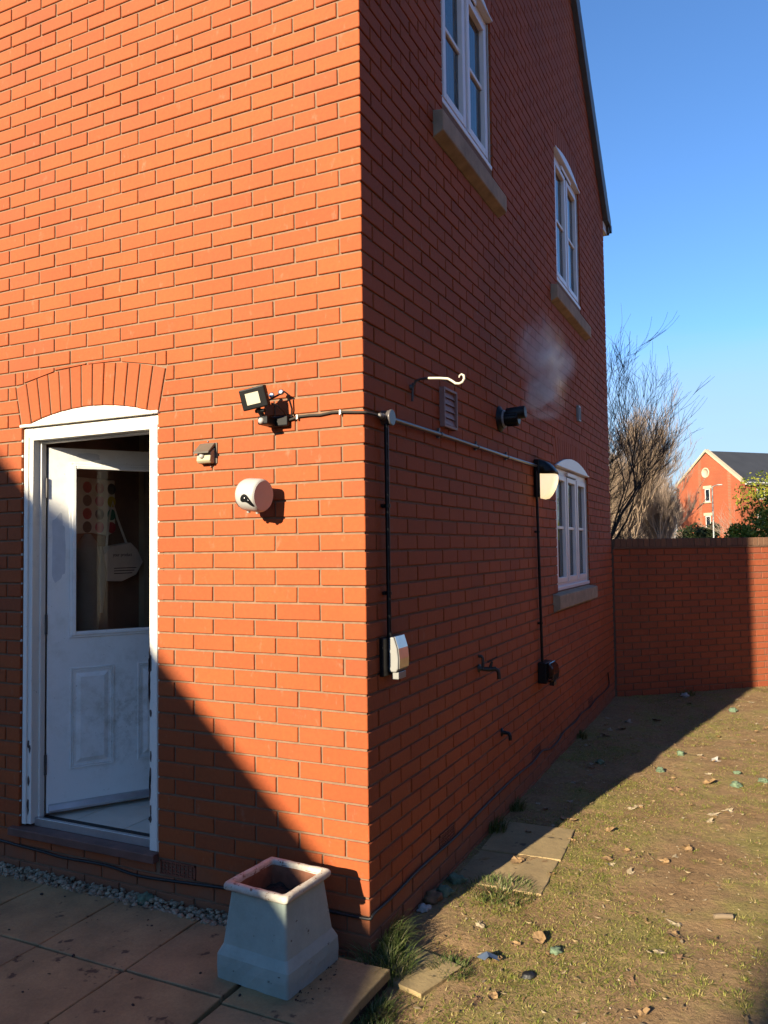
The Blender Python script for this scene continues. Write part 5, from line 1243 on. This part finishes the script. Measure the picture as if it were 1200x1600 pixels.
MB().box((-0.16, -0.05, EV - 0.75), (0.3, 0.5, EV - 0.10), FHM).build('kneeler', 'far_brick', fh)
MB().tube([tuple(FHM @ Vector((-0.42, 0.5, EV - 0.24))), tuple(FHM @ Vector((-0.42, LN, EV - 0.24)))], 0.08, 8).build('gutter', 'far_white', rf_o)
MB().box((-0.30, 0.5, EV - 0.42), (-0.02, LN, EV - 0.26), FHM).build('fascia', 'far_white', rf_o)
MB().tube([tuple(FHM @ Vector((GWd - 0.1, -0.10, EV - 0.3))), tuple(FHM @ Vector((GWd - 0.1, -0.10, -0.3)))], 0.07, 8).build('downpipe', 'far_brown', fh)
MB().box((GWd - 0.35, -0.2, EV - 0.42), (GWd + 0.25, 0.1, EV - 0.22), FHM).build('hopper', 'far_brown', fh)
MB().lathe(tuple(FHM @ Vector((GWd / 2 + 0.1, 0.0, 8.66))), tuple(-ld), [(0.52, 0.0), (0.52, 0.06), (0.40, 0.07), (0.40, 0.04), (0.05, 0.05)], 24).build('roundel', 'far_stone', fh)
def far_window(cx_, z0, z1, onside=False):
    M_ = FHM if not onside else FHM @ Matrix.Rotation(math.pi / 2, 4, 'Z') @ Matrix.Scale(-1, 4, (1, 0, 0)) @ Matrix.Scale(-1, 4, (0, 1, 0))
    if onside:
        def B(a, b3, c, d, e, f_): return MB().box((-b3, a, c), (-e, d, f_), FHM)
    wf = MB()
    if not onside:
        ring(wf, cx_ - 0.34, cx_ + 0.34, z0, z1, 0.10, -0.03, 0.02, FHM); wo_ = wf.build('window', 'far_white', fh)
        MB().box((cx_ - 0.24, -0.012, z0 + 0.1), (cx_ + 0.24, -0.006, z1 - 0.1), FHM).build('pane', 'glass', wo_)
        MB().box((cx_ - 0.56, -0.06, z1 + 0.01), (cx_ + 0.56, 0.02, z1 + 0.30), FHM).build('lintel', 'far_stone', wo_)
        MB().box((cx_ - 0.5, -0.10, z0 - 0.13), (cx_ + 0.5, 0.02, z0 - 0.005), FHM).build('sill', 'far_stone', wo_)
    else:
        SM_ = FHM @ Matrix(((0, 1, 0, 0), (1, 0, 0, 0), (0, 0, 1, 0), (0, 0, 0, 1)))
        ring(wf, cx_ - 0.5, cx_ + 0.5, z0, z1, 0.10, -0.03, 0.02, SM_); wo_ = wf.build('window', 'far_white', fh)
        MB().box((cx_ - 0.4, -0.012, z0 + 0.1), (cx_ + 0.4, -0.006, z1 - 0.1), SM_).build('pane', 'glass', wo_)
far_window(GWd / 2 - 0.1, 5.75, 7.05); far_window(GWd / 2 - 0.1, 3.05, 4.35)
for yy in (2.6, 5.6, 9.0, 12.5): far_window(yy, 5.75, 7.0, True)
for yy in (2.6, 5.6, 9.0, 12.5): far_window(yy, 3.0, 4.3, True)
for zz in (6.75, 4.05): MB().lathe(tuple(FHM @ Vector((GWd / 2 + 1.15, 0.0, zz))), tuple(-ld), [(0.10, 0), (0.10, 0.05)], 10).build('wall_vent', 'far_brown', fh)
# street lamp
sl = thing('street_lamp', (-0.62, 42.0, -0.1), 'slim grey street lamp in front of the distant gable', 'street lamp')
MB().tube([(-0.62, 42, -0.2), (-0.62, 42, 1.2), (-0.62, 42, 1.25), (-0.62, 42, 4.6)], [0.075, 0.075, 0.045, 0.035], 10).build('column', 'galvanised', sl)
MB().tube([(-0.62, 42, 4.56), (-0.45, 42, 4.64), (-0.32, 42, 4.65)], 0.025, 8).build('arm', 'galvanised', sl)
MB().box((-0.40, 41.93, 4.62), (-0.12, 42.07, 4.69)).build('lantern', 'galvanised', sl, bevel=0.02)

by = {}
for ob in bpy.data.objects:
    if ob.name.startswith('dry_leaf'): by.setdefault(ob['label'], []).append(ob)
ORD = ['nearest', 'second nearest', 'third nearest', 'fourth nearest', 'fifth nearest', 'sixth nearest', 'seventh nearest', 'eighth nearest', 'ninth nearest', 'tenth nearest', 'eleventh nearest', 'twelfth nearest']
for lb, obs in by.items():
    if len(obs) > 1:
        for q, ob in enumerate(sorted(obs, key=lambda o_: (o_.location - CAM_POS).length)): ob['label'] = ORD[min(q, 11)] + ' ' + lb
# ------------------------------------------------------------------ houses behind the viewer that throw the slanted shade
def caster_pt(x, z, D):  # point on the front wall -> point D metres towards the sun
    return (x - 0.19 * D, -D, z + 0.37 * D)
D = 10.0
p1 = caster_pt(-2.10, 2.03, D); p2 = caster_pt(-0.232, 0.284, D); sl_ = (p2[2] - p1[2]) / (p2[0] - p1[0])
def line_z(x): return p1[2] + sl_ * (x - p1[0])
nb = thing('neighbour_house', (-7.0, -14, -0.1), 'neighbouring brick house across the patio, behind the viewer', 'house')
xe = -0.75; xr_ = -6.2
MB().prism([(xe - 0.25, -D - 0.3, -0.2), (2 * xr_ - xe + 0.25, -D - 0.3, -0.2), (2 * xr_ - xe + 0.25, -D - 0.3, line_z(xe) - 0.05), (xr_, -D - 0.3, line_z(xr_) - 0.3), (xe - 0.25, -D - 0.3, line_z(xe) - 0.05)], (0, -7.0, 0)).build('wall', 'far_brick', nb)
rf = MB()
rf.prism([(xe, -D, line_z(xe)), (xr_, -D, line_z(xr_)), (xr_, -D, line_z(xr_) - 0.25), (xe, -D, line_z(xe) - 0.25)], (0, -7.6, 0))
rf.prism([(2 * xr_ - xe, -D, line_z(xe)), (xr_, -D, line_z(xr_)), (xr_, -D, line_z(xr_) - 0.25), (2 * xr_ - xe, -D, line_z(xe) - 0.25)], (0, -7.6, 0)); rf.build('roof', 'slate_roof', nb)
for (wx, wz) in ((-8.4, 1.0), (-4.6, 1.0), (-8.4, 3.4), (-4.6, 3.4)):
    wf = MB(); ring(wf, wx, wx + 1.2, wz, wz + 1.2, 0.08, -0.02, 0.04, Matrix.Translation((0, -D - 0.3, 0)) @ Matrix.Rotation(math.pi, 4, 'Z') @ Matrix.Translation((2 * -wx - 1.2, 0, 0))); wo_ = wf.build('window', 'far_white', nb)
gr = thing('second_neighbour_house', (1.0, -22, -0.1), 'rendered house beyond the neighbouring one, behind the viewer', 'house')
MB().box((-2.28, -25.0, -0.2), (1.6, -19.0, 7.55)).build('wall', 'render_wall', gr)
MB().box((-2.34, -25.1, 7.55), (1.68, -18.95, 7.75)).build('roof', 'slate_roof', gr)
sh = thing('added_side_house', (10.5, 3.0, -0.1), 'added unseen brick house on the right that cuts sky light on the gable wall', 'house')  # unseen house, added to keep sky light off the gable wall
MB().prism([(7.6, -6, -0.2), (15, -6, -0.2), (15, -6, 5.2), (11.3, -6, 8.8), (7.6, -6, 5.2)], (0, 15.0, 0)).build('wall', 'far_brick', sh)
rf = MB(); rf.prism([(7.2, -6.3, 4.95), (11.3, -6.3, 8.95), (11.3, -6.3, 9.15), (7.2, -6.3, 5.15)], (0, 15.6, 0)); rf.prism([(15.4, -6.3, 4.95), (11.3, -6.3, 8.95), (11.3, -6.3, 9.15), (15.4, -6.3, 5.15)], (0, 15.6, 0)); rf.build('roof', 'slate_roof', sh)
bnd = thing('added_side_wall', (4.9, 2.0, -0.1), 'added unseen brick wall on the right of the garden that screens low sky', 'wall')  # unseen wall added along with the side house to screen low sky
MB().box((4.86, -8.0, -0.2), (5.08, 10.5, 1.56)).build('wall_run', 'far_brick', bnd)
MB().box((4.84, -8.0, 1.56), (5.10, 10.5, 1.65)).build('coping', 'brick_coping', bnd)

# ------------------------------------------------------------------ steam from the flue
mst = bpy.data.materials.new('steam'); mst.use_nodes = True; n = mst.node_tree; n.nodes.clear(); MATS['steam'] = mst
out = node(n, 'ShaderNodeOutputMaterial'); pv = node(n, 'ShaderNodeVolumePrincipled'); pv.inputs['Color'].default_value = (0.99, 0.97, 0.94, 1); pv.inputs['Anisotropy'].default_value = 0.1
tc = node(n, 'ShaderNodeTexCoord')
def puff(cx, cy, cz, rx, ry, rz_):
    mp = node(n, 'ShaderNodeMapping'); mp.vector_type = 'POINT'
    mp.inputs['Location'].default_value = (-cx / rx, -cy / ry, -cz / rz_); mp.inputs['Scale'].default_value = (1 / rx, 1 / ry, 1 / rz_)
    n.links.new(tc.outputs['Object'], mp.inputs[0]); ln_ = node(n, 'ShaderNodeVectorMath', operation='LENGTH'); n.links.new(mp.outputs[0], ln_.inputs[0])
    v = math_n(n, 'SUBTRACT', 1.0, ln_.outputs['Value']); x = node(n, 'ShaderNodeMath', operation='MAXIMUM'); n.links.new(v, x.inputs[0]); x.inputs[1].default_value = 0; return math_n(n, 'POWER', x.outputs[0], 1.5)
d = puff(0.27, 2.07, 2.56, 0.16, 0.22, 0.20)
d = math_n(n, 'ADD', d, math_n(n, 'MULTIPLY', puff(0.28, 2.30, 2.80, 0.16, 0.26, 0.18), 0.75))
d = math_n(n, 'ADD', d, math_n(n, 'MULTIPLY', puff(0.26, 2.02, 2.82, 0.17, 0.34, 0.30), 0.40))
d = math_n(n, 'ADD', d, math_n(n, 'MULTIPLY', puff(0.215, 2.0, 2.47, 0.09, 0.12, 0.13), 0.6))
nz = ramp(n, noise_tex(n, 5.5, 5, 0.62, tc.outputs['Object'], 1.2), [(0.40, g(0)), (0.68, g(1))])
d = math_n(n, 'MULTIPLY', math_n(n, 'MULTIPLY', d, nz), 30.0)
n.links.new(d, pv.inputs['Density']); n.links.new(pv.outputs[0], out.inputs['Volume'])
so_ = MB().box((0.08, 1.55, 2.40), (0.50, 2.75, 3.30)).build('steam_plume', 'steam'); tag(so_, 'pale steam plume drifting up from the boiler flue', None, kind='stuff')
